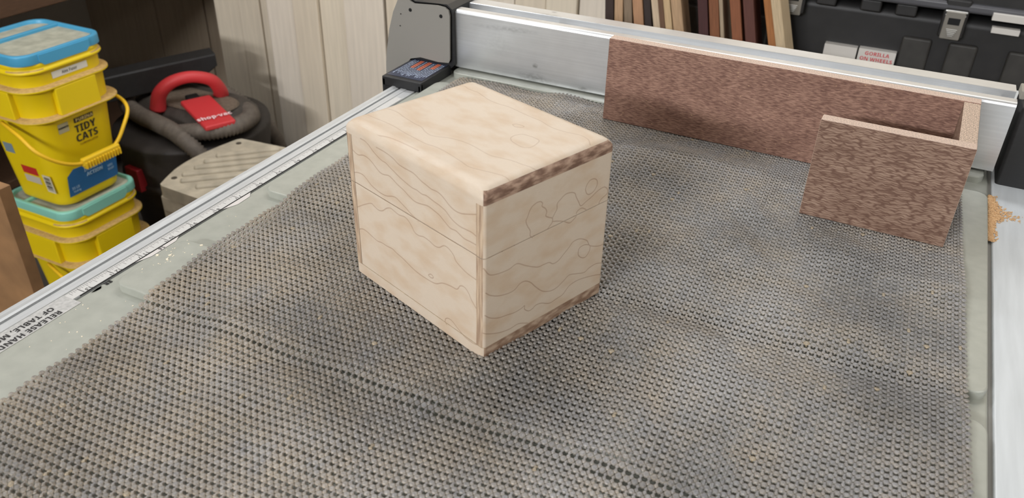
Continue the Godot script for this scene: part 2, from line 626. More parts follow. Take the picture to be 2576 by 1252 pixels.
	part("motor_housing", [[b, mat(rgb(70, 70, 72), 0.6)]], t)


func fence() -> void:
	var base := Vector3(0.28, 0.0062, -0.19)
	var t := thing("rip_fence", "silver aluminium rip fence with black clamp head lying across the saw", "saw fence", base)
	var b := MB.new(base)
	var f := MB.new(base)
	var x0 := Vector3(0.0105, 0, 0)
	var x1 := Vector3(0.5585, 0, 0)
	var prof := [Vector2(-0.164, 0.0085), Vector2(-0.164, 0.0692), Vector2(-0.1646, 0.0711), Vector2(-0.1660, 0.0721), Vector2(-0.1675, 0.0725), Vector2(-0.1765, 0.0725), Vector2(-0.1769, 0.0721), Vector2(-0.1769, 0.0610), Vector2(-0.1960, 0.0610), Vector2(-0.1960, 0.0721), Vector2(-0.1964, 0.0725), Vector2(-0.2148, 0.0725), Vector2(-0.2153, 0.0720), Vector2(-0.2153, 0.0085)]
	extrude(b, prof, Vector3.BACK, Vector3.UP, x0, x1)
	part("fence_beam", [[b, M.stained]], t)
	for x in [0.0235, 0.121, 0.5365, 0.549]:
		b = MB.new(base)
		disc(b, Vector3(x, 0.061, -0.1865), Vector3.UP, 0.0052, 0.0032, 18)
		disc(b, Vector3(x, 0.0642, -0.1865), Vector3.UP, 0.0024, 0.0022, 6)
		part("bolt", [[b, M.steel]], t)
	# clamp head: black casting with a grey face plate, riding on the front rail
	var out := [Vector2(-0.0751, -0.016), Vector2(-0.0738, 0.002), Vector2(-0.0715, 0.018), Vector2(-0.0668, 0.042), Vector2(-0.0605, 0.062), Vector2(-0.0530, 0.0775), Vector2(-0.0475, 0.0830), Vector2(-0.0430, 0.0815), Vector2(-0.0395, 0.0765), Vector2(-0.0350, 0.0745), Vector2(-0.0050, 0.0768), Vector2(0.0040, 0.0760), Vector2(0.0085, 0.0730), Vector2(0.0097, 0.0680), Vector2(0.0090, 0.0190), Vector2(0.0080, 0.0165), Vector2(-0.0050, 0.0155), Vector2(-0.0280, 0.0170), Vector2(-0.0420, 0.0130), Vector2(-0.0530, -0.002), Vector2(-0.0560, -0.016)]
	b = MB.new(base)
	plate(b, out, -0.152, -0.1565, 0.0012)
	part("face_plate", [[b, mat(rgb(138, 135, 129), 0.5, 0.1)]], t, "grey cast face plate")
	var grown := []
	for p in [Vector2(-0.0768, -0.030), Vector2(-0.0755, 0.002), Vector2(-0.0732, 0.018), Vector2(-0.0684, 0.042), Vector2(-0.0620, 0.063), Vector2(-0.0540, 0.079), Vector2(-0.0475, 0.0848), Vector2(-0.0420, 0.083), Vector2(-0.0385, 0.0785), Vector2(-0.0350, 0.0765), Vector2(0.0050, 0.0785), Vector2(0.0112, 0.0740), Vector2(0.0122, 0.0120), Vector2(0.0100, 0.0090), Vector2(-0.0050, 0.0080), Vector2(-0.0180, -0.030)]:
		grown.append(p)
	b = MB.new(base)
	plate(b, grown, -0.1565, -0.222, 0.0005)
	part("clamp_casting", [[b, M.black]], t)
	for h in [Vector3(-0.0389, 0.0677, -0.1519), Vector3(0.0, 0.0665, -0.1519)]:
		b = MB.new(base)
		disc(b, h, Vector3.BACK, 0.0021, 0.0002, 14)
		part("screw_hole", [[b, M.hole]], t)
	for h in [Vector3(-0.0515, 0.0615, -0.1519), Vector3(-0.0530, 0.048, -0.1519)]:
		b = MB.new(base)
		disc(b, h, Vector3.BACK, 0.0008, 0.0002, 8)
		part("rivet", [[b, M.hole]], t)
	# black cursor block with the printed warning label, in front of the head over the rail
	b = MB.new(base)
	rbox(b, Vector3(-0.0165, 0.0055, -0.1258), Vector3(0.0495, 0.0110, 0.0655), 0.0012)
	rbox(b, Vector3(-0.0390, -0.0060, -0.1258), Vector3(0.0045, 0.0300, 0.0655), 0.001)
	rbox(b, Vector3(-0.0165, 0.0020, -0.0955), Vector3(0.0495, 0.0150, 0.004), 0.001)
	rbox(b, Vector3(0.0060, 0.0020, -0.1258), Vector3(0.0040, 0.0120, 0.0655), 0.001)
	part("cursor_block", [[b, M.black]], t)
	var im := Image.create(256, 320, false, Image.FORMAT_RGB8)
	im.fill(rgb(52, 58, 78))
	var g := RandomNumberGenerator.new()
	g.seed = 21
	# columns of small print run along z; three orange boxes near the head
	for c in 16:
		var x := 14 + c * 15
		var y0 := 20 + g.randi_range(0, 12)
		var y1 := 300 - g.randi_range(0, 50)
		var y := y0
		while y < y1:
			var run := g.randi_range(6, 30)
			im.fill_rect(Rect2i(x, y, 6, mini(run, y1 - y)), rgb(178, 190, 210))
			y += run + g.randi_range(2, 6)
	for r in [[62, 22, 26, 130], [120, 22, 28, 150], [188, 22, 28, 96]]:
		im.fill_rect(Rect2i(r[0] - 6, r[1] - 4, r[2] + 12, r[3] + 8), rgb(52, 58, 78))
		im.fill_rect(Rect2i(r[0], r[1], r[2], r[3]), rgb(214, 116, 84))
		for k in 5:
			im.fill_rect(Rect2i(r[0] + r[2] / 2 - 3, r[1] + 8 + k * (r[3] - 16) / 5, 7, (r[3] - 16) / 5 - 5), rgb(120, 58, 48))
	b = MB.new(base)
	b.face([Vector3(-0.0385, 0.01125, -0.1570), Vector3(-0.0385, 0.01125, -0.0990), Vector3(0.0056, 0.01125, -0.0990), Vector3(0.0056, 0.01125, -0.1570)], Vector3.UP)
	for i in 4:
		b.uv[i] = Vector2([0.0, 0.0, 1.0, 1.0][i], [0.0, 1.0, 1.0, 0.0][i])
	part("warning_label", [[b, mat(Color.WHITE, 0.25, 0.0, ImageTexture.create_from_image(im))]], t, "dark blue label with pale small print and orange boxes")
	# black clamp at the rear rail
	b = MB.new(base)
	rbox(b, Vector3(0.5905, 0.0345, -0.187), Vector3(0.056, 0.077, 0.058), 0.003)
	part("rear_clamp", [[b, mat(rgb(30, 30, 31), 0.55, 0.0, M.soft, Vector3(40, 160, 1))]], t, "scuffed black clamp block")
	b = MB.new(base)
	rbox(b, Vector3(0.5645, 0.0755, -0.19), Vector3(0.009, 0.008, 0.022), 0.001)
	part("clamp_lug", [[b, mat(rgb(150, 146, 136), 0.5, 0.3)]], t)


# ---- the mat ----
var wave := FastNoiseLite.new()

# height of the mat's underside over the table: it lies on the slabs, sags into the gaps and is a little rumpled
func mat_height(x: float, z: float) -> float:
	var h := 0.0062
	h -= 0.0022 * exp(-pow((z - 0.178) / 0.012, 2.0))
	h -= 0.0058 * smoothstep(0.3145, 0.330, z)
	h -= 0.0030 * smoothstep(-0.118, -0.14, z)
	var rest := 1.0
	# lies flat under what stands on it
	var bx := (x - 0.2095) * 0.9382 + (z - 0.2040) * 0.3461
	var bz := -(x - 0.2095) * 0.3461 + (z - 0.2040) * 0.9382
	rest *= smoothstep(0.0, 0.03, maxf(absf(bx) - 0.066, absf(bz) - 0.054))
	var d1 := maxf(absf(x - 0.37) - 0.165, absf(z + 0.104) - 0.016)
	var d2 := maxf(absf(x - 0.473) - 0.058, absf(z + 0.006) - 0.014)
	var d3 := maxf(absf(x - 0.521) - 0.012, absf(z + 0.055) - 0.06)
	rest *= smoothstep(0.0, 0.03, minf(d1, minf(d2, d3)))
	var w := wave.get_noise_2d(x, z) * 0.0044 + 0.0012
	w += 0.0046 * exp(-pow((x - 0.160) / 0.030, 2.0) - pow((z + 0.148) / 0.020, 2.0))
	w += 0.0040 * exp(-pow((x - 0.385) / 0.022, 2.0) - pow((z - 0.012 - (x - 0.385) * 0.5) / 0.014, 2.0))
	w -= 0.0026 * exp(-pow((x - 0.360) / 0.018, 2.0) - pow((z - 0.040) / 0.020, 2.0))
	return h + maxf(w * rest, 0.0)


func pad_mesh(wide: bool, sd: int, m: Material) -> ArrayMesh:
	# one pad of the mat: a lozenge between two open holes and two pin holes. wide: the open holes lie left and right
	var g := RandomNumberGenerator.new()
	g.seed = sd
	var ha := MAT_A / 2.0
	var hb := MAT_B / 2.0
	var hx := MAT_A * 0.365
	var hz := MAT_B * 0.215
	var count := 36
	var rings := [0.0, 0.32, 0.56, 0.70, 0.83, 1.0, 1.0, 0.985]
	var lift := [0.00058, 0.00061, 0.00059, 0.00047, 0.00008, 0.0, -0.0008, -0.0021]
	var b := MB.new()
	var rows := []
	var open := []
	var bump := []
	for k in count:
		bump.append(g.randf_range(-1.0, 1.0))
	for i in rings.size():
		rows.append([])
	for k in count:
		var t := TAU * k / count
		var d := Vector2(cos(t), -sin(t))
		var far := 1.0 / (absf(d.x) / ha + absf(d.y) / hb)
		var hit := false
		for s in [-1.0, 1.0]:
			for big in [true, false]:
				var c := Vector2(s * ha, 0) if wide == big else Vector2(0, s * hb)
				var rx := hx if big else 0.00032
				var rz := hz if big else 0.00030
				var dd := Vector2(d.x / rx, d.y / rz)
				var cc := Vector2(c.x / rx, c.y / rz)
				var aa := dd.dot(dd)
				var bb := -2.0 * dd.dot(cc)
				var disc_ := bb * bb - 4.0 * aa * (cc.dot(cc) - 1.0)
				if disc_ > 0.0:
					var hit_at := (-bb - sqrt(disc_)) / (2.0 * aa)
					if hit_at > 0.0 and hit_at < far:
						far = hit_at
						hit = true
		open.append(hit)
		for i in rings.size():
			var y: float = lift[i]
			if i < 4:
				y += 0.00007 * bump[(k * 5 + i * 7) % count] * (0.0 if i == 0 else 1.0)
			rows[i].append(Vector3(d.x * far * rings[i], y, d.y * far * rings[i]))
	# grey foam, with pale sawdust caught in the creases round each pad and on the rims of the holes
	var foam := Color(0.72, 0.725, 0.735)
	var sawdust := Color(1.0, 0.96, 0.89)
	var tints := [foam, foam, foam, foam, sawdust, sawdust, sawdust, sawdust]
	var nor := []
	for i in rings.size():
		var row := []
		for k in count:
			row.append(Vector3.ZERO)
		nor.append(row)
	for i in rings.size() - 1:
		for k in count:
			var k2 := (k + 1) % count
			var f: Vector3 = (rows[i + 1][k2] - rows[i + 1][k]).cross(rows[i][k] - rows[i + 1][k])
			if i == 0:
				f = (rows[1][k] - rows[0][0]).cross(rows[1][k2] - rows[0][0])
			if f.y < 0 and i < 5:
				f = -f
			for q in [[i, k], [i, k2], [i + 1, k], [i + 1, k2]]:
				nor[q[0]][q[1]] += f
	for i in rings.size():
		b.tint = tints[i]
		for k in count:
			var nn: Vector3 = Vector3.UP if i == 0 else nor[i][k].normalized()
			b.add(rows[i][k], nn, Vector2.ZERO)
	for i in rings.size() - 1:
		for k in count:
			var k2 := (k + 1) % count
			if i >= 5 and not (open[k] and open[k2]):
				continue
			var p := [i * count + k, (i + 1) * count + k, (i + 1) * count + k2, i * count + k2]
			if i > 0:
				b.ix.append_array(PackedInt32Array([p[0], p[2], p[1], p[0], p[3], p[2]]))
			else:
				b.ix.append_array(PackedInt32Array([p[0], p[2], p[1]]))
	var a := []
	a.resize(Mesh.ARRAY_MAX)
	a[Mesh.ARRAY_VERTEX] = b.v
	a[Mesh.ARRAY_NORMAL] = b.n
	a[Mesh.ARRAY_COLOR] = b.c
	a[Mesh.ARRAY_INDEX] = b.ix
	var me := ArrayMesh.new()
	me.add_surface_from_arrays(Mesh.PRIMITIVE_TRIANGLES, a)
	me.surface_set_material(0, m)
	return me


func rubber_mat() -> void:
	wave = noise(FastNoiseLite.TYPE_SIMPLEX_SMOOTH, 9.0, 2, 12)
	var t := thing("router_mat", "grey-brown perforated foam mat, dusty and rumpled, covering the saw table", "mat", Vector3(0.29, 0.0062, 0.16))
	var m := mat(rgb(255, 255, 255), 0.43, 0.0, noise_tex(0.06, 4, 178, 255, 9), Vector3(45, 45, 45))
	m.uv1_triplanar = true
	m.uv1_world_triplanar = true
	m.vertex_color_use_as_albedo = true
	var dirt := noise(FastNoiseLite.TYPE_SIMPLEX_SMOOTH, 14.0, 3, 31)
	var blotch := noise(FastNoiseLite.TYPE_SIMPLEX_SMOOTH, 55.0, 2, 77)
	var grime := noise(FastNoiseLite.TYPE_SIMPLEX_SMOOTH, 7.0, 2, 5)
	var turn := 0.034                                   # the mat lies a little askew
	var eu := Vector2(cos(turn), -sin(turn))
	var ew := Vector2(sin(turn), cos(turn))
	var zero := Vector2(0.0315, -0.140)                 # its rear left corner
	var nu := int(0.504 / MAT_A)
	var nw := int(0.640 / MAT_B)
	var where := [[], [], [], []]
	var tones := [[], [], [], []]
	for i in nu * 2 + 1:
		for j in nw * 2 + 1:
			if (i + j) % 2 == 0:
				continue
			var u := i * MAT_A / 2.0
			var w := j * MAT_B / 2.0
			var p := zero + eu * u + ew * w
			if p.x > 0.5485:
				continue
			var e := 0.0012
			var z := p.y
			var basis := Basis.IDENTITY
			var at: Vector3
			var bend := z - 0.462
			if bend > 0.0:                              # hangs over the front edge of the table
				var r := 0.014
				var a := minf(bend / r, PI / 2.0)
				var drop := maxf(bend - r * PI / 2.0, 0.0)
				at = Vector3(p.x, mat_height(p.x, 0.462) + 0.0021 - r * (1.0 - cos(a)) - drop, 0.462 + r * sin(a))
				basis = Basis(Vector3.RIGHT, a)
			else:
				var h := mat_height(p.x, z)
				var dx := (mat_height(p.x + e, z) - mat_height(p.x - e, z)) / (2.0 * e)
				var dz := (mat_height(p.x, z + e) - mat_height(p.x, z - e)) / (2.0 * e)
				at = Vector3(p.x, h + 0.0021, z)
				basis = Basis(Vector3(1, dx, 0), Vector3(-dx, 1, -dz).normalized(), Vector3(0, dz, 1))
			basis = basis * Basis(Vector3.UP, turn)
			basis = basis * Basis.from_scale(Vector3(1, rng.randf_range(0.8, 1.2), 1))
			var wide := 1 if i % 2 else 0
			var slot := wide * 2 + rng.randi_range(0, 1)
			where[slot].append(Transform3D(basis, at - Vector3(0.29, 0.0062, 0.16)))
			# sawdust lies in patches and is thicker on the operator's side; clean foam is a bluish grey
			var f := 0.30 + dirt.get_noise_2d(p.x, p.y) * 0.45 + blotch.get_noise_2d(p.x, p.y) * 0.25 + clampf((0.33 - p.x) * 1.3, -0.12, 0.34)
			f = clampf(f + rng.randf_range(-0.12, 0.12), 0.0, 1.0)
			var clean := Color(0.42, 0.412, 0.41)
			var dusty := Color(0.53, 0.455, 0.36)
			var k := 1.0 + grime.get_noise_2d(p.x, p.y) * 0.40 + rng.randf_range(-0.12, 0.12)
			var tone := clean.lerp(dusty, f) * k
			if rng.randf() < 0.004:
				tone = Color(0.62, 0.52, 0.38)
			tones[slot].append(tone)
	for slot in 4:
		var mm := MultiMesh.new()
		mm.transform_format = MultiMesh.TRANSFORM_3D
		mm.use_colors = true
		mm.mesh = pad_mesh(slot >= 2, 40 + slot, m)
		mm.instance_count = where[slot].size()
		for k in where[slot].size():
			mm.set_instance_transform(k, where[slot][k])
			mm.set_instance_color(k, tones[slot][k])
		var o := MultiMeshInstance3D.new()
		o.name = "foam_pads"
		o.multimesh = mm
		o.set_meta("kind", "stuff")
		t.add_child(o, true)


# ---- the maple box ----
# dark growth lines of the visible faces, in millimetres on each face (from its upper left corner)
const GRAIN := {
	"front": [
		[1.1, 16.6, 3.0, 18.6, 7.0, 20.3, 12.4, 21.5, 18.1, 19.8, 22.9, 19.8, 27.4, 21.2, 31.2, 23.3, 35.0, 25.1, 38.9, 25.2, 44.2, 24.0, 48.0, 24.7, 52.9, 26.6, 59.1, 28.1, 64.6, 30.2, 70.1, 31.4, 76.2, 30.5, 82.2, 29.3, 88.1, 30.0, 93.1, 31.1, 97.3, 33.2, 102.2, 35.3, 107.2, 34.9, 111.3, 36.0, 114.7, 36.8, 120.2, 36.4, 124.9, 36.3],
		[16.8, 8.8, 21.5, 8.9, 25.3, 10.5, 29.1, 12.8, 33.5, 14.7, 37.9, 16.0, 42.4, 16.3, 46.1, 17.7, 50.4, 19.0, 55.3, 20.6, 61.5, 22.0, 67.5, 23.0, 71.8, 22.8, 76.6, 23.5, 81.1, 22.9, 86.9, 23.7, 93.3, 24.4, 98.3, 25.7, 102.4, 28.1, 106.6, 29.7, 111.4, 30.4, 116.2, 30.1, 120.9, 29.8, 124.9, 30.6],
		[33.4, 8.9, 40.6, 8.9, 45.6, 9.4, 50.6, 10.5, 54.8, 12.1, 59.7, 12.6, 65.2, 12.6, 70.0, 12.8, 76.4, 14.9, 81.5, 15.8, 85.8, 16.6, 90.8, 16.2, 95.0, 17.0, 98.5, 18.7, 101.9, 20.6, 106.7, 21.9, 111.5, 21.6, 116.3, 20.1, 124.9, 16.6],
		[2.2, 39.2, 6.9, 36.1, 11.4, 34.6, 16.3, 34.3, 20.3, 35.9, 24.1, 38.0, 29.4, 39.3, 34.8, 39.9, 40.8, 39.4, 46.9, 37.2, 50.8, 36.7, 53.9, 37.6, 60.2, 39.7, 64.0, 41.4, 67.8, 42.5, 72.4, 43.8],
		[3.1, 63.8, 7.7, 60.9, 14.8, 56.4, 22.7, 52.2, 26.2, 52.8, 30.6, 53.7, 35.1, 52.4, 39.9, 48.6, 44.4, 46.7, 48.6, 47.3, 52.8, 47.8, 58.7, 46.8, 62.7, 48.2, 65.8, 51.0, 68.1, 53.5, 72.1, 54.0, 76.8, 52.8, 82.1, 53.1, 87.3, 54.2, 91.5, 53.4, 96.3, 50.0, 100.8, 50.2, 104.8, 52.6, 106.7, 55.5, 110.7, 57.4, 116.6, 59.2, 125.3, 59.8],
		[4.8, 79.6, 10.4, 76.8, 15.2, 76.6, 20.6, 77.6, 27.0, 78.6, 31.6, 77.7, 38.0, 77.6, 43.3, 77.0, 47.6, 78.1, 53.7, 79.0, 58.7, 80.3, 64.5, 81.8, 70.4, 82.6, 79.6, 82.6, 87.2, 81.6, 93.8, 77.9, 101.2, 76.1, 107.3, 75.3, 110.5, 71.3, 114.5, 70.4, 117.9, 72.6, 120.4, 76.1, 125.3, 80.7],
		[80.3, 78.5, 82.6, 77.0, 84.7, 77.5, 84.6, 78.8, 82.4, 79.5, 80.6, 79.2, 80.3, 78.5],
		[97.1, 107.3, 95.5, 106.0, 96.1, 103.5, 98.9, 101.8, 102.6, 102.0, 107.8, 104.6, 114.0, 107.0, 121.2, 107.5, 125.3, 106.8],
	],
	"right": [
		[38.4, 44.1, 36.4, 42.0, 36.2, 38.5, 33.8, 34.4, 32.5, 30.6, 33.8, 28.0, 35.2, 24.9, 37.3, 22.7, 41.0, 21.6, 44.0, 22.1, 45.6, 23.9, 45.3, 25.6, 48.2, 28.2, 49.5, 30.9, 48.9, 33.4, 51.7, 35.5, 54.6, 37.2, 54.8, 39.8, 52.9, 41.6, 50.7, 43.3],
		[54.6, 37.2, 56.4, 34.7, 58.2, 32.2, 58.3, 28.6, 61.3, 26.5, 65.1, 24.8, 70.0, 25.4, 73.4, 27.1, 74.9, 30.2, 77.3, 34.2, 79.8, 38.0, 84.3, 36.8, 89.2, 35.3, 93.3, 33.5, 97.5, 32.4, 101.4, 32.6, 104.4, 35.5, 104.3, 38.1, 100.9, 39.5, 98.4, 40.6, 96.9, 42.7],
		[54.7, 39.4, 60.0, 41.2, 65.0, 43.4, 70.2, 46.4, 73.4, 45.7, 76.2, 44.1],
		[76.0, 42.1, 77.1, 40.6, 80.8, 40.0, 84.9, 42.5],
		[82.9, 28.0, 83.9, 25.2, 86.6, 22.9, 90.4, 23.1, 93.2, 25.2, 93.6, 28.5, 91.3, 31.6, 87.6, 32.7, 84.6, 31.4, 82.9, 28.0],
		[0.6, 49.5, 3.2, 53.8, 6.3, 56.1, 12.6, 57.6, 20.0, 58.1, 26.4, 57.1, 34.3, 62.0, 43.6, 67.0, 49.3, 67.6, 54.0, 68.2, 57.7, 70.7, 62.5, 70.3, 67.1, 67.4, 71.7, 64.4, 75.1, 61.9, 81.3, 62.3, 87.9, 66.1, 90.2, 69.6, 92.1, 71.9, 99.2, 75.1, 104.6, 76.0, 107.7, 74.7],
		[92.1, 71.9, 91.5, 75.7, 88.0, 78.7, 84.0, 77.4, 80.8, 73.7, 81.4, 69.4, 85.7, 68.7, 90.3, 70.3],
		[1.8, 66.6, 5.4, 69.9, 11.8, 73.2, 19.4, 75.1, 24.8, 75.0, 29.2, 72.6, 33.6, 72.7, 38.3, 75.8, 43.2, 81.5, 49.4, 87.4, 56.7, 90.6, 62.8, 90.6, 68.7, 88.2, 73.5, 86.2, 80.0, 88.1, 87.9, 90.6, 93.0, 89.2, 99.5, 88.9, 107.1, 91.4],
		[1.4, 82.5, 5.6, 86.3, 12.1, 89.4, 18.7, 90.7, 25.4, 92.0, 31.0, 91.8, 33.9, 91.1, 34.0, 93.7, 37.6, 96.8, 41.1, 96.7, 43.9, 95.5, 48.7, 96.3, 56.1, 99.9, 62.2, 99.6, 68.4, 98.9, 74.3, 94.9, 81.8, 94.1, 91.0, 95.7, 102.0, 98.7, 107.7, 101.2],
		[0.4, 95.3, 5.7, 98.1, 13.4, 101.1, 21.2, 102.6, 29.2, 102.5, 37.4, 106.2],
	],
	"top": [
		[0.2, 79.7, 3.6, 80.2, 9.4, 77.9, 15.9, 77.2, 23.6, 78.6, 30.2, 79.3, 37.4, 80.0, 43.7, 80.1, 51.1, 82.7, 56.6, 83.3, 61.5, 81.4, 65.6, 78.3, 71.7, 75.8, 78.8, 74.3, 86.1, 74.1, 100.3, 75.0, 107.4, 72.6, 114.4, 70.2, 121.8, 69.1, 126.7, 67.2, 132.1, 62.8],
		[1.3, 94.3, 12.3, 93.5, 21.8, 92.4, 32.0, 92.0, 43.6, 92.9, 54.1, 93.1, 64.0, 93.0, 71.7, 91.4, 81.2, 91.3, 95.7, 92.7, 103.5, 93.8, 110.8, 91.7, 119.0, 88.5, 126.1, 86.5, 131.7, 85.3],
		[1.2, 14.9, 5.3, 16.2, 9.5, 15.3, 14.4, 16.5, 20.6, 16.2, 22.8, 15.7, 30.4, 17.4, 38.9, 19.1, 47.8, 18.8, 55.4, 17.3, 64.5, 17.6, 75.4, 18.0, 84.5, 17.7, 94.6, 19.6, 102.5, 19.2, 110.0, 17.0, 116.6, 14.8, 123.0, 15.8, 127.6, 18.8],
		[89.6, 4.9, 93.8, 2.3, 100.3, 4.0, 107.2, 2.7, 111.7, -0.3],
		[77.5, 35.0, 78.5, 32.7, 82.4, 31.6, 84.7, 32.2, 83.3, 34.9, 80.4, 36.1, 77.5, 35.0],
		[91.1, 49.6, 90.1, 45.5, 91.8, 40.7, 95.4, 39.4, 99.6, 38.7, 105.2, 39.5, 108.1, 46.4, 108.0, 50.9, 104.7, 53.3, 98.8, 53.0, 94.4, 52.0, 91.1, 49.6],
		[11.9, 109.0, 20.4, 107.1, 31.9, 105.0, 43.0, 102.9, 55.5, 102.0, 68.4, 101.7],
	],
}


# a face of pale maple: width and height in mm, soft figure, growth lines
func maple(w: float, h: float, key: String, base: Color, warm: Color, sd: int) -> ImageTexture:
	var ppm := 5.2
	var pw := int(w * ppm)
	var ph := int(h * ppm)
	var n1 := noise(FastNoiseLite.TYPE_SIMPLEX_SMOOTH, 0.06, 3, sd)
	var n2 := noise(FastNoiseLite.TYPE_SIMPLEX_SMOOTH, 0.9, 2, sd + 1)
	var line := PackedFloat32Array()
	line.resize(pw * ph)
	for poly in GRAIN[key]:
		var pts := []
		for k in range(0, poly.size(), 2):
			pts.append(Vector2(poly[k], poly[k + 1]))
		var fine := smooth(pts, 40)
		var strength := 0.55 if key == "top" else 0.9
		for q in fine:
			var cx := int(q.x * ppm)
			var cy := int(q.y * ppm)
			for dy in range(-3, 4):
				for dx in range(-3, 4):
					var x := cx + dx
					var y := cy + dy
					if x < 0 or y < 0 or x >= pw or y >= ph:
						continue
					var d := Vector2(x - q.x * ppm, y - q.y * ppm).length()
					line[y * pw + x] = maxf(line[y * pw + x], strength * clampf(1.0 - d / 2.6, 0.0, 1.0))
	var data := PackedByteArray()
	data.resize(pw * ph * 3)
	var k := 0
	for y in ph:
		for x in pw:
			var mx := x / ppm
			var my := y / ppm
			var f := clampf(n1.get_noise_2d(mx * 0.5, my * 1.0) * 0.8 + 0.18, 0.0, 1.0)
			var s := n2.get_noise_2d(mx * 0.25, my * 2.0) * 0.014
			var l := line[y * pw + x]
			var c := base.lerp(warm, f)
			var m := 1.0 + s
			data[k] = int(clampf(c.r * m * (1.0 - l * 0.22), 0, 1) * 255)
			data[k + 1] = int(clampf(c.g * m * (1.0 - l * 0.29), 0, 1) * 255)
			data[k + 2] = int(clampf(c.b * m * (1.0 - l * 0.33), 0, 1) * 255)
			k += 3
	return ImageTexture.create_from_image(Image.create_from_data(pw, ph, false, Image.FORMAT_RGB8, data))


# brown end grain with slanting streaks
func end_grain(w: float, h: float, light: Color, dark: Color, slant: float, sd: int, sx := 0.6, sy := 1.6) -> ImageTexture:
	var ppm := 5.0
	var pw := int(w * ppm)
	var ph := int(h * ppm)
	var n1 := noise(FastNoiseLite.TYPE_SIMPLEX_SMOOTH, 0.11, 3, sd)
	var n2 := noise(FastNoiseLite.TYPE_SIMPLEX_SMOOTH, 1.1, 2, sd + 1)
	var im := Image.create(pw, ph, false, Image.FORMAT_RGB8)
	for y in ph:
		for x in pw:
			var mx := x / ppm
			var my := y / ppm
			var f := clampf(0.5 + n1.get_noise_2d(mx * sx + my * slant, my * sy - mx * slant * 0.3) * 1.2 + n2.get_noise_2d(mx, my) * 0.12, 0.0, 1.0)
			im.set_pixel(x, y, light.lerp(dark, f))
	return ImageTexture.create_from_image(im)


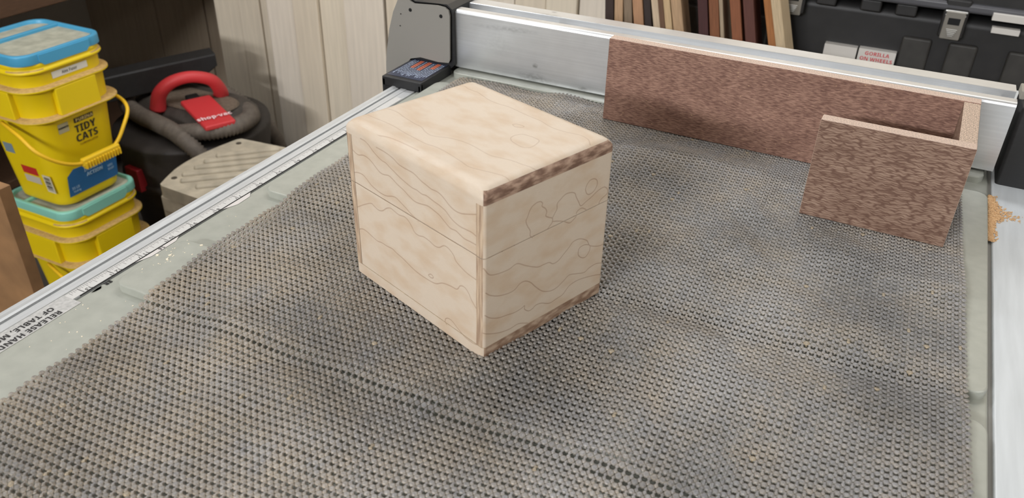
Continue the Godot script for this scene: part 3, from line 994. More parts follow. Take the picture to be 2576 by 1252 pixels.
func maple_box() -> void:
	var W := 0.1312
	var D := 0.1073
	var H := 0.1155
	var S := 0.0720          # where lid and base meet
	var th := 0.0062         # thickness of the sides
	var tt := 0.0096         # of top and bottom
	var o := Node3D.new()
	o.name = numbered("keepsake_box")
	add_child(o)
	o.position = Vector3(0.27848, 0.0090 + T, 0.27741)
	o.rotation.y = -0.35354
	tag(o, "pale maple box with rounded lid, thin growth lines and brown end grain", "box")
	var mf := mat(Color.WHITE, 0.55, 0.0, maple(W * 1000, H * 1000, "front", rgb(208, 192, 173), rgb(197, 172, 145), 3), Vector3(1 / W, 1 / H, 1), Vector3(1, 1, 0))
	var mr := mat(Color.WHITE, 0.55, 0.0, maple(D * 1000, H * 1000, "right", rgb(208, 192, 173), rgb(197, 172, 145), 17), Vector3(1 / D, 1 / H, 1), Vector3(0, 1, 0))
	var mt := mat(Color.WHITE, 0.5, 0.0, maple(W * 1000, D * 1000, "top", rgb(208, 192, 173), rgb(197, 172, 145), 29), Vector3(1 / W, 1 / D, 1), Vector3(1, 1, 0))
	var plain := mat(rgb(222, 202, 172), 0.55, 0.0, M.fine, Vector3(20, 120, 1))
	var e1 := mat(Color.WHITE, 0.6, 0.0, end_grain(108, 12, rgb(172, 144, 124), rgb(112, 84, 68), 0.5, 5, 0.7, 2.4), Vector3(1 / D, 1 / 0.012, 1), Vector3(0, 0.6, 0))
	var e2 := mat(Color.WHITE, 0.6, 0.0, end_grain(10, 116, rgb(200, 178, 152), rgb(158, 132, 110), 0.06, 8, 4.0, 0.3), Vector3(100, 1 / H, 1), Vector3(0, 1, 0))
	# lid: the top panel carries its four sides
	var top := MB.new()
	var front := MB.new()
	var ends := MB.new()
	var steps := [[H - tt, 0.0], [H - 0.0066, 0.0], [H - 0.0052, 0.0002], [H - 0.0036, 0.0009], [H - 0.0020, 0.0022], [H - 0.0010, 0.0036], [H - 0.0003, 0.0052], [H, 0.0072]]
	var c := Vector3(-W / 2, 0, -D / 2)
	var rows := []
	for s in steps:
		rows.append(outline(c + Vector3(0, s[0], 0), W / 2 - s[1], D / 2 - s[1], 0.0024 + s[1] * 0.5, 5))
	skin(rows, true, func(nn, _m): return top if nn.y > 0.80 else ends if absf(nn.x) > absf(nn.z) else front)
	cap(top, rows[-1], true)
	cap(top, rows[0], false)
	var lid := part("lid", [[top, mt], [front, mf], [ends, e1]], o, "rounded maple lid panel with brown end grain")
	var base_top := MB.new()
	var base_front := MB.new()
	var base_ends := MB.new()
	rows = []
	for s in [[0.0, 0.0008], [0.0003, 0.0002], [0.0008, 0.0], [tt - 0.001, 0.0]]:
		rows.append(outline(c + Vector3(0, s[0], 0), W / 2 - s[1], D / 2 - s[1], 0.0024, 5))
	skin(rows, true, func(nn, _m): return base_ends if absf(nn.x) > absf(nn.z) else base_front)
	cap(base_top, rows[0], false)
	cap(base_top, rows[-1], true)
	var foot := part("bottom_panel", [[base_top, plain], [base_front, mf], [base_ends, mat(Color.WHITE, 0.6, 0.0, end_grain(108, 12, rgb(184, 160, 138), rgb(132, 104, 84), 0.5, 15), Vector3(1 / D, 1 / 0.012, 1))]], o)
	for level in 2:
		var y0 := tt - 0.0008 if level == 0 else S + 0.0003
		var y1 := S - 0.0003 if level == 0 else H - tt
		var holder := foot if level == 0 else lid
		var hy := y1 - y0
		var cy := (y0 + y1) / 2.0
		for s in [-1, 1]:
			# right (+x) and left sides run the full depth and show end grain at the front
			var b := MB.new()
			var e := MB.new()
			var r := 0.0024
			var flat := []                                   # outline seen from above, the two outer corners rounded
			for q in 6:
				var a := PI / 2.0 * q / 5.0
				flat.append(Vector2(-r + sin(a) * r, -r + cos(a) * r))
			for q in 6:
				var a := PI / 2.0 * q / 5.0
				flat.append(Vector2(-r + cos(a) * r, -D + r - sin(a) * r))
			flat.append_array([Vector2(-th, -D), Vector2(-th, -D), Vector2(-th, 0), Vector2(-th, 0)])
			var loops := [[], []]
			for p in flat:
				for k in 2:
					loops[k].append(Vector3(p.x if s > 0 else -W - p.x, [y0, y1][k], p.y))
			if s < 0:
				loops[0].reverse()
				loops[1].reverse()
			skin(loops, true, func(nn, _m): return e if absf(nn.z) > absf(nn.x) else b)
			cap(b, loops[0], false)
			cap(b, loops[1], true)
			part("side_panel", [[b, mr], [e, e2]], holder)
			b = MB.new()
			# front and back panels sit between the sides
			rbox(b, Vector3(-W / 2, cy, -th / 2 - 0.00015 if s > 0 else -D + th / 2), Vector3(W - 2 * th - 0.0004, hy, th), 0.0003)
			part("front_panel" if s > 0 else "back_panel", [[b, mf]], holder)


# ---- the bracket of three brown boards ----
func lacewood(w: float, h: float, fleck: float, light: Color, dark: Color, sd: int, specks: int) -> ImageTexture:
	var pw := 900 if w > 200 else 620
	var ph := int(pw * h / w)
	var ppm := pw / w
	var cells := noise(FastNoiseLite.TYPE_CELLULAR, 0.30, 1, sd)
	cells.cellular_return_type = FastNoiseLite.RETURN_DISTANCE2_SUB
	cells.cellular_distance_function = FastNoiseLite.DISTANCE_EUCLIDEAN
	cells.fractal_type = FastNoiseLite.FRACTAL_NONE
	var warp := noise(FastNoiseLite.TYPE_SIMPLEX_SMOOTH, 0.16, 2, sd + 2)
	var streak := noise(FastNoiseLite.TYPE_SIMPLEX_SMOOTH, 0.7, 3, sd + 3)
	var broad := noise(FastNoiseLite.TYPE_SIMPLEX_SMOOTH, 0.03, 2, sd + 4)
	var im := Image.create(pw, ph, false, Image.FORMAT_RGB8)
	for y in ph:
		for x in pw:
			var mx := x / ppm
			var my := y / ppm
			var dy := warp.get_noise_2d(mx * 0.8, my * 0.8) * 1.0
			var cell := cells.get_noise_2d(mx * 0.28, (my + dy) * 1.9)      # -1 at the borders of the flecks
			var f := clampf((cell + 1.0) * 3.2, 0.0, 1.0)
			var st := streak.get_noise_2d(mx * 0.17, (my + dy * 0.3) * 1.3)
			var tone := clampf(0.5 + (f - 0.75) * fleck + st * (1.15 - fleck * 0.7) + broad.get_noise_2d(mx, my * 1.5) * 0.25, 0.0, 1.0)
			im.set_pixel(x, y, dark.lerp(light, tone))
	var g := RandomNumberGenerator.new()
	g.seed = sd
	for k in specks:                                    # chips of pale wood caught on the surface
		var x := g.randi_range(2, pw - 6)
		var y := g.randi_range(2, ph - 4)
		im.fill_rect(Rect2i(x, y, g.randi_range(1, 3), 1), rgb(224, 190, 140))
	return ImageTexture.create_from_image(im)


func bracket() -> void:
	var o := Node3D.new()
	o.name = numbered("brown_board_bracket")
	add_child(o)
	# origin at the outer rear right corner, on the mat
	o.position = Vector3(0.5262, 0.0090 + T, -0.1085)
	o.rotation.y = -0.022
	tag(o, "U-shaped bracket of three glued brown hardwood boards, one leg short", "bracket")
	var H := 0.081
	var th := 0.0115
	var L := 0.3155
	var light := rgb(158, 132, 114)
	var dark := rgb(104, 76, 62)
	var longm := mat(Color.WHITE, 0.6, 0.0, lacewood(316, 82, 0.25, rgb(166, 130, 112), rgb(108, 76, 64), 3, 60), Vector3(1 / L, 1 / H, 1), Vector3(1, 1, 0))
	var shortm := mat(Color.WHITE, 0.6, 0.0, lacewood(106, 82, 0.95, light, dark, 11, 14), Vector3(1 / 0.1065, 1 / H, 1), Vector3(1, 1, 0))
	var edge := mat(rgb(230, 203, 184), 0.65, 0.0, noise_tex(0.05, 3, 170, 255, 51), Vector3(40, 70, 1))
	var endm := mat(rgb(236, 208, 184), 0.65, 0.0, noise_tex(0.05, 4, 130, 255, 52), Vector3(70, 40, 1))
	for p in [["long_board", Vector3(-L / 2, H / 2, th / 2), Vector3(L, H, th), longm], ["short_board", Vector3(-0.1065 / 2, H / 2, 0.109 - th / 2), Vector3(0.1065, H, th), shortm]]:
		var b := MB.new()
		var e := MB.new()
		rbox(b, p[1], p[2], 0.0007, Basis.IDENTITY, 16 | 32 | 8)
		rbox(e, p[1], p[2], 0.0007, Basis.IDENTITY, 1 | 2 | 4)
		part(p[0], [[b, p[3]], [e, edge]], o, "brown board with pale sanded edges")
	var b := MB.new()
	var e := MB.new()
	rbox(b, Vector3(-0.0062, H / 2 - 0.0003, 0.0545), Vector3(0.0122, H - 0.0006, 0.109 - 2 * th - 0.0002), 0.0005, Basis.IDENTITY, 1 | 2 | 8 | 16 | 32)
	rbox(e, Vector3(-0.0062, H / 2 - 0.0003, 0.0545), Vector3(0.0122, H - 0.0006, 0.109 - 2 * th - 0.0002), 0.0005, Basis.IDENTITY, 4)
	part("end_board", [[b, shortm], [e, endm]], o, "short connecting board with speckled pale top")


# ---- things on the floor behind the saw ----
func pail(y0: float, lid_color: Color, lid_name: String, label: String, printed: bool) -> void:
	var base := Vector3(-1.23, y0, -0.495)
	var t := thing("plastic_pail", label, "bucket", base, "stacked yellow pails")
	var yellow := mat(rgb(232, 202, 10), 0.42)
	var dusty := mat(rgb(206, 170, 104), 0.85, 0.0, M.soft, Vector3(30, 30, 1))
	var b := MB.new(base)
	var led := MB.new(base)
	var prof := [[0.0, 0.078], [0.003, 0.0815], [0.012, 0.083], [0.10, 0.0905], [0.205, 0.0985], [0.2145, 0.0992], [0.2148, 0.117], [0.2165, 0.1195], [0.2190, 0.120], [0.2210, 0.1185], [0.2220, 0.1035], [0.2235, 0.1025], [0.280, 0.1045], [0.2805, 0.1135], [0.2825, 0.1155], [0.2855, 0.1155], [0.2875, 0.114], [0.2890, 0.1035], [0.2905, 0.1025], [0.3180, 0.1025], [0.3185, 0.1085], [0.3215, 0.1105], [0.3255, 0.1095], [0.3275, 0.1060], [0.3305, 0.1055], [0.3320, 0.1065], [0.3375, 0.1065], [0.3390, 0.1040], [0.3440, 0.1030]]
	var rows := []
	for s in prof:
		rows.append(outline(base + Vector3(0, s[0], 0), s[1], s[1], 0.036 + (s[1] - 0.08) * 0.5, 8))
	skin(rows, true, func(nn, _m): return led if nn.y > 0.62 else b)
	cap(b, rows[0], false)
	part("pail_body", [[b, yellow], [led, dusty]], t)
	var lm := mat(lid_color, 0.4)
	b = MB.new(base)
	var inner := MB.new(base)
	rows = []
	for s in [[0.3385, 0.1035], [0.3390, 0.1058], [0.3560, 0.1058], [0.3590, 0.1050], [0.3600, 0.1036], [0.3600, 0.0990], [0.3590, 0.0978], [0.3525, 0.0968]]:
		rows.append(outline(base + Vector3(0, s[0], 0), s[1], s[1], 0.034, 8))
	skin(rows, true, func(_n, _m): return b)
	cap(inner, rows[-1], true)
	var lid := part("lid", [[b, lm], [inner, mat(rgb(186, 186, 168), 0.9, 0.0, M.soft, Vector3(9, 9, 1))]], t, lid_name)
	b = MB.new(base)
	rbox(b, base + Vector3(-0.035, 0.3555, 0), Vector3(0.010, 0.0085, 0.196), 0.002)
	part("hinge_bar", [[b, lm]], lid)
	b = MB.new()
	plate(b, [Vector2(-0.052, 0.3330), Vector2(0.052, 0.3330), Vector2(0.062, 0.3420), Vector2(0.062, 0.3560), Vector2(-0.062, 0.3560), Vector2(-0.062, 0.3420)], 0.1080, 0.1050, 0.0005)
	for i in b.v.size():                                 # built facing +z, turned to face +x
		b.v[i] = Vector3(b.v[i].z, b.v[i].y, -b.v[i].x)
		b.n[i] = Vector3(b.n[i].z, b.n[i].y, -b.n[i].x)
	part("closing_tab", [[b, lm]], lid)
	# grip blocks between the two flanges
	for s in [[Vector3(0.1085, 0.2510, 0.0), Vector3(0.014, 0.062, 0.104)], [Vector3(0.0, 0.2510, 0.1085), Vector3(0.104, 0.062, 0.014)]]:
		b = MB.new(base)
		rbox(b, base + s[0], s[1], 0.003)
		part("grip_block", [[b, yellow]], t)
	# bail with a ribbed grip
	var path := []
	for p in [Vector3(0, 0.205, -0.113), Vector3(0.07, 0.200, -0.122), Vector3(0.115, 0.182, -0.112), Vector3(0.128, 0.150, -0.080), Vector3(0.132, 0.120, -0.045), Vector3(0.133, 0.110, 0.0), Vector3(0.133, 0.112, 0.050), Vector3(0.130, 0.132, 0.095), Vector3(0.112, 0.165, 0.128), Vector3(0.07, 0.195, 0.130), Vector3(0, 0.205, 0.113)]:
		path.append(base + p)
	b = MB.new(base)
	tube(b, smooth(path, 6), 0.0042, 8, true)
	var bail := part("bail_handle", [[b, mat(rgb(232, 186, 30), 0.5)]], t)
	b = MB.new(base)
	rbox(b, base + Vector3(0.134, 0.112, 0.0), Vector3(0.014, 0.020, 0.100), 0.004)
	for k in 13:
		rbox(b, base + Vector3(0.138, 0.106, -0.045 + k * 0.0075), Vector3(0.012, 0.015, 0.0042), 0.001)
	part("ribbed_grip", [[b, mat(rgb(240, 198, 36), 0.5)]], bail)
	# printing on the +x face: the wall leans out upwards, so each print stands just off it
	var R := Vector3.FORWARD
	var up := Vector3(0.075, 1.0, 0).normalized()
	var at := func(y: float, z: float) -> Vector3: return base + Vector3(0.083 + (y - 0.012) * 0.0805 + 0.0008, y, z - base.z)
	if not printed:
		b = MB.new(base)
		b.face([at.call(0.10, -0.40), at.call(0.10, -0.50), at.call(0.20, -0.50), at.call(0.20, -0.40)])
		part("printed_panel", [[b, mat(rgb(196, 190, 160), 0.6, 0.0, M.soft, Vector3(40, 40, 1))]], t)
		return
	var patch := func(called: String, y_lo: float, y_hi: float, z_l: float, z_r: float, m: Material) -> void:
		var q := MB.new(base)
		q.face([at.call(y_lo, z_l), at.call(y_lo, z_r), at.call(y_hi, z_r), at.call(y_hi, z_l)])
		part(called, [[q, m]], t)
	patch.call("sticker", 0.176, 0.198, -0.437, -0.463, mat(rgb(190, 184, 150), 0.6))
	letters("GUARANTEE", 0.0040, at.call(0.188, -0.450) + Vector3(0.0006, 0, 0), R, up, M.ink, t, "lettering", true, HORIZONTAL_ALIGNMENT_CENTER, 0.8)
	patch.call("brand_band", 0.187, 0.198, -0.478, -0.528, mat(rgb(58, 50, 40), 0.6))
	letters("PURINA", 0.0070, at.call(0.1925, -0.504) + Vector3(0.0006, 0, 0), R, up, mat(rgb(226, 206, 140), 0.6), t, "lettering", true, HORIZONTAL_ALIGNMENT_CENTER, 1.25)
	letters("TIDY", 0.0170, at.call(0.172, -0.503) + Vector3(0.0006, 0, 0), R, up, M.ink, t, "lettering", true, HORIZONTAL_ALIGNMENT_CENTER, 1.05)
	letters("CATS", 0.0170, at.call(0.150, -0.503) + Vector3(0.0006, 0, 0), R, up, M.ink, t, "lettering", true, HORIZONTAL_ALIGNMENT_CENTER, 1.05)
	letters("CLUMPING LITTER", 0.0042, at.call(0.135, -0.505) + Vector3(0.0006, 0, 0), R, up, mat(rgb(140, 110, 20), 0.6), t)
	# blue label with a clipped corner
	b = MB.new(base)
	b.face([at.call(0.022, -0.428), at.call(0.022, -0.562), at.call(0.078, -0.566), at.call(0.085, -0.450), at.call(0.072, -0.432)])
	part("blue_label", [[b, mat(rgb(44, 104, 158), 0.5)]], t, "blue printed label")
	var pale := mat(rgb(168, 196, 214), 0.6)
	letters("Instant", 0.0110, at.call(0.072, -0.500) + Vector3(0.0006, 0, 0), R, up, pale, t)
	letters("ACTION", 0.0085, at.call(0.058, -0.503) + Vector3(0.0006, 0, 0), R, up, pale, t, "lettering", true)
	letters("35 LB", 0.0060, at.call(0.040, -0.447) + Vector3(0.0006, 0, 0), R, up, pale, t)
	letters("15.8 kg", 0.0045, at.call(0.031, -0.449) + Vector3(0.0006, 0, 0), R, up, pale, t)
	letters("LESS", 0.0050, at.call(0.055, -0.545) + Vector3(0.0006, 0, 0), R, up, pale, t)
	letters("DUST", 0.0050, at.call(0.046, -0.546) + Vector3(0.0006, 0, 0), R, up, pale, t)
	# name sticker on the neck
	b = MB.new(base)
	b.face([base + Vector3(0.1034, 0.2985, 0.041), base + Vector3(0.1034, 0.2985, -0.047), base + Vector3(0.1034, 0.3125, -0.047), base + Vector3(0.1034, 0.3125, 0.041)])
	part("name_sticker", [[b, mat(rgb(226, 224, 214), 0.6)]], t, "white name sticker")
	letters("Alex Fuser", 0.0066, base + Vector3(0.1036, 0.3055, -0.002), R, Vector3.UP, M.ink, t, "handwriting", false, HORIZONTAL_ALIGNMENT_CENTER, 0.9)
	# prints on the +z face
	var zat := func(x: float, y: float) -> Vector3: return Vector3(x, base.y + y, base.z + 0.083 + (y - 0.012) * 0.0805 + 0.0008)
	for q in [["barcode_label", -1.175, 0.036, 0.026, 0.044, rgb(214, 206, 180)], ["printed_panel", -1.225, 0.072, 0.05, 0.020, rgb(190, 42, 30)], ["printed_panel", -1.225, 0.050, 0.05, 0.018, rgb(196, 186, 168)], ["printed_panel", -1.268, 0.118, 0.03, 0.024, rgb(120, 140, 150)]]:
		b = MB.new(base)
		b.face([zat.call(q[1] - q[3] / 2, q[2]), zat.call(q[1] + q[3] / 2, q[2]), zat.call(q[1] + q[3] / 2, q[2] + q[4]), zat.call(q[1] - q[3] / 2, q[2] + q[4])])
		part(q[0], [[b, mat(q[5], 0.6)]], t)
	for k in 9:
		b = MB.new(base)
		var y := 0.042 + k * 0.0037
		var lift := Vector3(0, 0, 0.0005)
		b.face([zat.call(-1.184, y) + lift, zat.call(-1.166, y) + lift, zat.call(-1.166, y + (0.0012 + 0.0009 * (k % 3))) + lift, zat.call(-1.184, y + (0.0012 + 0.0009 * (k % 3))) + lift])
		part("barcode_bar", [[b, M.ink]], t)


func buckets() -> void:
	pail(-T, rgb(140, 206, 188), "pale green lid", "dusty yellow plastic pail with pale green lid, standing on the floor", false)
	pail(-T + 0.3605, rgb(76, 160, 200), "blue tray lid, dusty", "yellow plastic pail with dusty blue lid, stacked on another pail", true)
	# a sheet of brown board stands on the floor in front of the pails
	var base := Vector3(-0.76, -T, 0.06)
	var b := MB.new(base)
	rbox(b, Vector3(-0.76, -0.5825, 0.041), Vector3(0.4, 0.775, 0.018), 0.001)
	var o := part("plywood_sheet", [[b, mat(rgb(150, 112, 74), 0.7, 0.0, M.soft, Vector3(6, 6, 1))]])
	tag(o, "upright tan plywood sheet standing on the floor beside the yellow pails", "plywood")


func corrugated(b: MB, path: Array, r: float) -> void:
	var line := smooth(path, 10)
	var fine := []
	var radii := []
	var left := 0.0
	for i in line.size() - 1:
		var a: Vector3 = line[i]
		var d: Vector3 = line[i + 1] - a
		var ln := d.length()
		while left < ln:
			fine.append(a + d * (left / ln))
			radii.append(r + (0.0022 if fine.size() % 2 else -0.0020))
			left += 0.0045
		left -= ln
	tube(b, fine, radii, 14, true)


func vacuum() -> void:
	var base := Vector3(-1.185, -T, -0.85)
	var t := thing("wet_dry_vacuum", "dusty black wet and dry vacuum with red handle and coiled hose", "vacuum", base)
	var dark := mat(rgb(66, 60, 55), 0.6, 0.0, M.soft, Vector3(14, 14, 1))
	var drum_m := mat(rgb(48, 43, 40), 0.6, 0.0, M.soft, Vector3(10, 10, 1))
	var hose_m := mat(rgb(108, 99, 90), 0.65, 0.0, M.soft, Vector3(20, 20, 1))
	var red := mat(rgb(196, 52, 56), 0.5)
	var b := MB.new(base)
	var path := []
	var radii := []
	for s in [[0.03, 0.001], [0.031, 0.165], [0.04, 0.170], [0.27, 0.185], [0.275, 0.194], [0.295, 0.196], [0.30, 0.188], [0.395, 0.200], [0.405, 0.198], [0.412, 0.17], [0.413, 0.001]]:
		path.append(base + Vector3(0, s[0], 0))
		radii.append(s[1])
	tube(b, path, radii, 40)
	part("drum", [[b, drum_m]], t)
	for k in 4:
		var a := k * PI / 2.0 + PI / 4.0
		b = MB.new(base)
		disc(b, base + Vector3(cos(a) * 0.14, 0, sin(a) * 0.14), Vector3.UP, 0.022, 0.04, 14)
		part("caster", [[b, M.black]], t)
	b = MB.new(base)
	stack(b, Vector3(-1.180, 0, -0.862), [[-0.560, 0.170, 0.098, 0.09], [-0.552, 0.182, 0.104, 0.095], [-0.530, 0.180, 0.100, 0.095], [-0.518, 0.165, 0.088, 0.08], [-0.506, 0.145, 0.074, 0.07], [-0.502, 0.13, 0.064, 0.06]], 10)
	part("motor_head", [[b, dark]], t)
	b = MB.new(base)
	stack(b, Vector3(-1.160, 0, -0.845), [[-0.504, 0.128, 0.058, 0.05], [-0.499, 0.125, 0.055, 0.05]], 8)
	part("deck", [[b, mat(rgb(112, 98, 84), 0.85, 0.0, M.soft, Vector3(30, 30, 1))]], t, "dusty brown-grey deck")
	b = MB.new(base)
	var arch := smooth([Vector3(-1.213, -0.512, -0.772), Vector3(-1.200, -0.470, -0.776), Vector3(-1.172, -0.440, -0.795), Vector3(-1.138, -0.430, -0.828), Vector3(-1.113, -0.446, -0.868), Vector3(-1.112, -0.480, -0.892), Vector3(-1.125, -0.505, -0.905)], 6)
	var ar := []
	for i in arch.size():
		ar.append(lerpf(0.021, 0.015, sin(PI * i / (arch.size() - 1.0))))
	tube(b, arch, ar, 12, true)
	part("carry_handle", [[b, red]], t, "red arched handle")
	b = MB.new(base)
	var ax := Vector3(0.900, -0.085, 0.425).normalized()
	var up := Vector3(0.075, 1.0, 0.04)
	up = (up - ax * up.dot(ax)).normalized()
	var bas := Basis(ax, up, ax.cross(up))
	rbox(b, Vector3(-1.066, -0.500, -0.796), Vector3(0.165, 0.014, 0.078), 0.005, bas)
	var panel := part("latch_panel", [[b, red]], t, "red panel with white lettering")
	letters("shop·vac", 0.0150, Vector3(-1.024, -0.4935, -0.775), -bas.z, bas.x * -1.0, mat(rgb(238, 210, 214), 0.6), panel, "lettering", true)
	b = MB.new(base)
	rbox(b, Vector3(-1.150, -0.4915, -0.834), Vector3(0.03, 0.012, 0.032), 0.003, bas)
	part("power_switch", [[b, M.black]], t)
	b = MB.new(base)
	rbox(b, Vector3(-1.205, -0.655, -0.655), Vector3(0.05, 0.062, 0.022), 0.003, Basis(Vector3.UP, -0.12))
	part("drum_latch", [[b, mat(rgb(140, 28, 34), 0.5)]], t, "red drum latch")
	b = MB.new(base)
	corrugated(b, [Vector3(-1.36, -0.535, -0.985), Vector3(-1.415, -0.525, -0.92), Vector3(-1.392, -0.525, -0.838), Vector3(-1.325, -0.525, -0.775), Vector3(-1.246, -0.525, -0.742), Vector3(-1.176, -0.525, -0.727), Vector3(-1.110, -0.53, -0.716), Vector3(-1.060, -0.545, -0.708), Vector3(-1.025, -0.58, -0.715), Vector3(-1.01, -0.63, -0.74)], 0.0205)
	part("hose", [[b, hose_m]], t)
	b = MB.new(base)
	corrugated(b, [Vector3(-1.12, -0.545, -0.735), Vector3(-1.056, -0.528, -0.738), Vector3(-1.024, -0.526, -0.752), Vector3(-1.0, -0.524, -0.780), Vector3(-0.984, -0.522, -0.820), Vector3(-0.992, -0.522, -0.864), Vector3(-1.026, -0.525, -0.895), Vector3(-1.070, -0.535, -0.912), Vector3(-1.13, -0.55, -0.915)], 0.0205)
	part("hose", [[b, hose_m]], t)
	b = MB.new(base)
	corrugated(b, [Vector3(-1.30, -0.525, -0.985), Vector3(-1.232, -0.52, -0.975), Vector3(-1.175, -0.53, -0.97), Vector3(-1.138, -0.55, -0.979), Vector3(-1.107, -0.57, -0.984), Vector3(-1.086, -0.60, -0.998), Vector3(-1.080, -0.64, -1.02), Vector3(-1.085, -0.70, -1.05), Vector3(-1.09, -0.80, -1.08), Vector3(-1.09, -0.90, -1.08)], 0.0205)
	part("hose", [[b, hose_m]], t)
	# flat black floor tool lying across the head at the back
	var nb := Vector3(-1.27, -0.44, -0.86)
	b = MB.new(nb)
	var dir := Vector3(0.52, 0.03, -0.84).normalized()
	var nu := Vector3.UP - dir * dir.y
	nu = nu.normalized()
	var nbas := Basis(dir, nu, dir.cross(nu))
	plate(b, [Vector2(-0.17, -0.055), Vector2(0.08, -0.045), Vector2(0.135, -0.012), Vector2(0.135, 0.020), Vector2(-0.03, 0.016), Vector2(-0.17, 0.010)], 0.03, -0.03, 0.004)
	for i in b.v.size():
		b.v[i] = nbas * (b.v[i] + nb)
		b.n[i] = nbas * b.n[i]
	var tool := part("floor_tool", [[b, mat(rgb(36, 36, 37), 0.6, 0.0, M.soft, Vector3(20, 20, 1))]], t)
	tool.position = nb - base


func stool() -> void:
	var base := Vector3(-0.78, -T, -0.665)
	var t := thing("step_stool", "dusty beige plastic step stool with ribbed top and yellow legs", "stool", base)
	var beige := mat(rgb(204, 194, 174), 0.8, 0.0, M.soft, Vector3(7, 7, 1))
	var b := MB.new(base)
	var edge := []
	for p in smooth([Vector2(-0.961, 0.524), Vector2(-0.985, 0.590), Vector2(-0.993, 0.650), Vector2(-0.988, 0.720), Vector2(-0.975, 0.789)], 4):
		edge.append(p)
	edge.append_array([Vector2(-0.968, 0.797), Vector2(-0.60, 0.830), Vector2(-0.585, 0.815), Vector2(-0.57, 0.67), Vector2(-0.585, 0.515), Vector2(-0.60, 0.500), Vector2(-0.95, 0.518)])
	extrude(b, edge, Vector3.RIGHT, Vector3.FORWARD, Vector3(0, -0.58, 0), Vector3(0, -0.55, 0))
	var top := part("top_step", [[b, beige]], t)
	for r in [[-0.952, -0.690, -0.845, -0.795], [-0.955, -0.652, -0.800, -0.795], [-0.952, -0.618, -0.760, -0.790], [-0.950, -0.578, -0.715, -0.790], [-0.930, -0.553, -0.675, -0.785], [-0.880, -0.548, -0.640, -0.765], [-0.83, -0.545, -0.62, -0.735]]:
		b = MB.new(base)
		var a := Vector3(r[0], -0.55, r[1])
		var c := Vector3(r[2], -0.55, r[3])
		var ln := (c - a).length()
		var d := (c - a) / ln
		rbox(b, (a + c) / 2.0, Vector3(ln, 0.012, 0.019), 0.0055, Basis(d, Vector3.UP, d.cross(Vector3.UP)))
		part("tread_rib", [[b, beige]], top)
	for h in [Vector3(-0.955, -0.5499, -0.560), Vector3(-0.955, -0.5499, -0.772), Vector3(-0.61, -0.5499, -0.80), Vector3(-0.61, -0.5499, -0.53)]:
		b = MB.new(base)
		disc(b, h, Vector3.UP, 0.007, 0.0006, 14)
		part("screw_recess", [[b, mat(rgb(74, 66, 56), 0.8)]], top)
	# aprons with a grille, corner sockets, tapering yellow legs
	b = MB.new(base)
	rbox(b, Vector3(-0.775, -0.597, -0.523), Vector3(0.37, 0.036, 0.012), 0.002)
	rbox(b, Vector3(-0.775, -0.597, -0.800), Vector3(0.36, 0.036, 0.012), 0.002)
	rbox(b, Vector3(-0.965, -0.597, -0.655), Vector3(0.012, 0.036, 0.25), 0.002)
	rbox(b, Vector3(-0.590, -0.597, -0.665), Vector3(0.012, 0.036, 0.26), 0.002)
	part("apron", [[b, beige]], t)
	for k in 4:
		b = MB.new(base)
		rbox(b, Vector3(-0.79, -0.622 - k * 0.0085, -0.521), Vector3(0.22, 0.0035, 0.006), 0.001)
		part("grille_bar", [[b, mat(rgb(140, 112, 50), 0.7)]], t)
	var yellow := mat(rgb(226, 158, 20), 0.55)
	for x in [-0.940, -0.615]:
		for z in [-0.538, -0.790]:
			b = MB.new(base)
			rbox(b, Vector3(x, -0.622, z), Vector3(0.052, 0.085, 0.034), 0.004)
			part("leg_socket", [[b, beige]], t)
			b = MB.new(base)
			var sx := -0.03 if x < -0.8 else 0.03
			var sz := 0.02 if z > -0.66 else -0.02
			tube(b, [Vector3(x, -0.655, z), Vector3(x + sx, -T, z + sz)], 0.019, 4)
			part("leg", [[b, yellow]], t, "yellow leg")
	b = MB.new(base)
	rbox(b, Vector3(-0.78, -0.76, -0.62), Vector3(0.30, 0.02, 0.16), 0.004)
	part("lower_step", [[b, mat(rgb(58, 52, 46), 0.7)]], t)


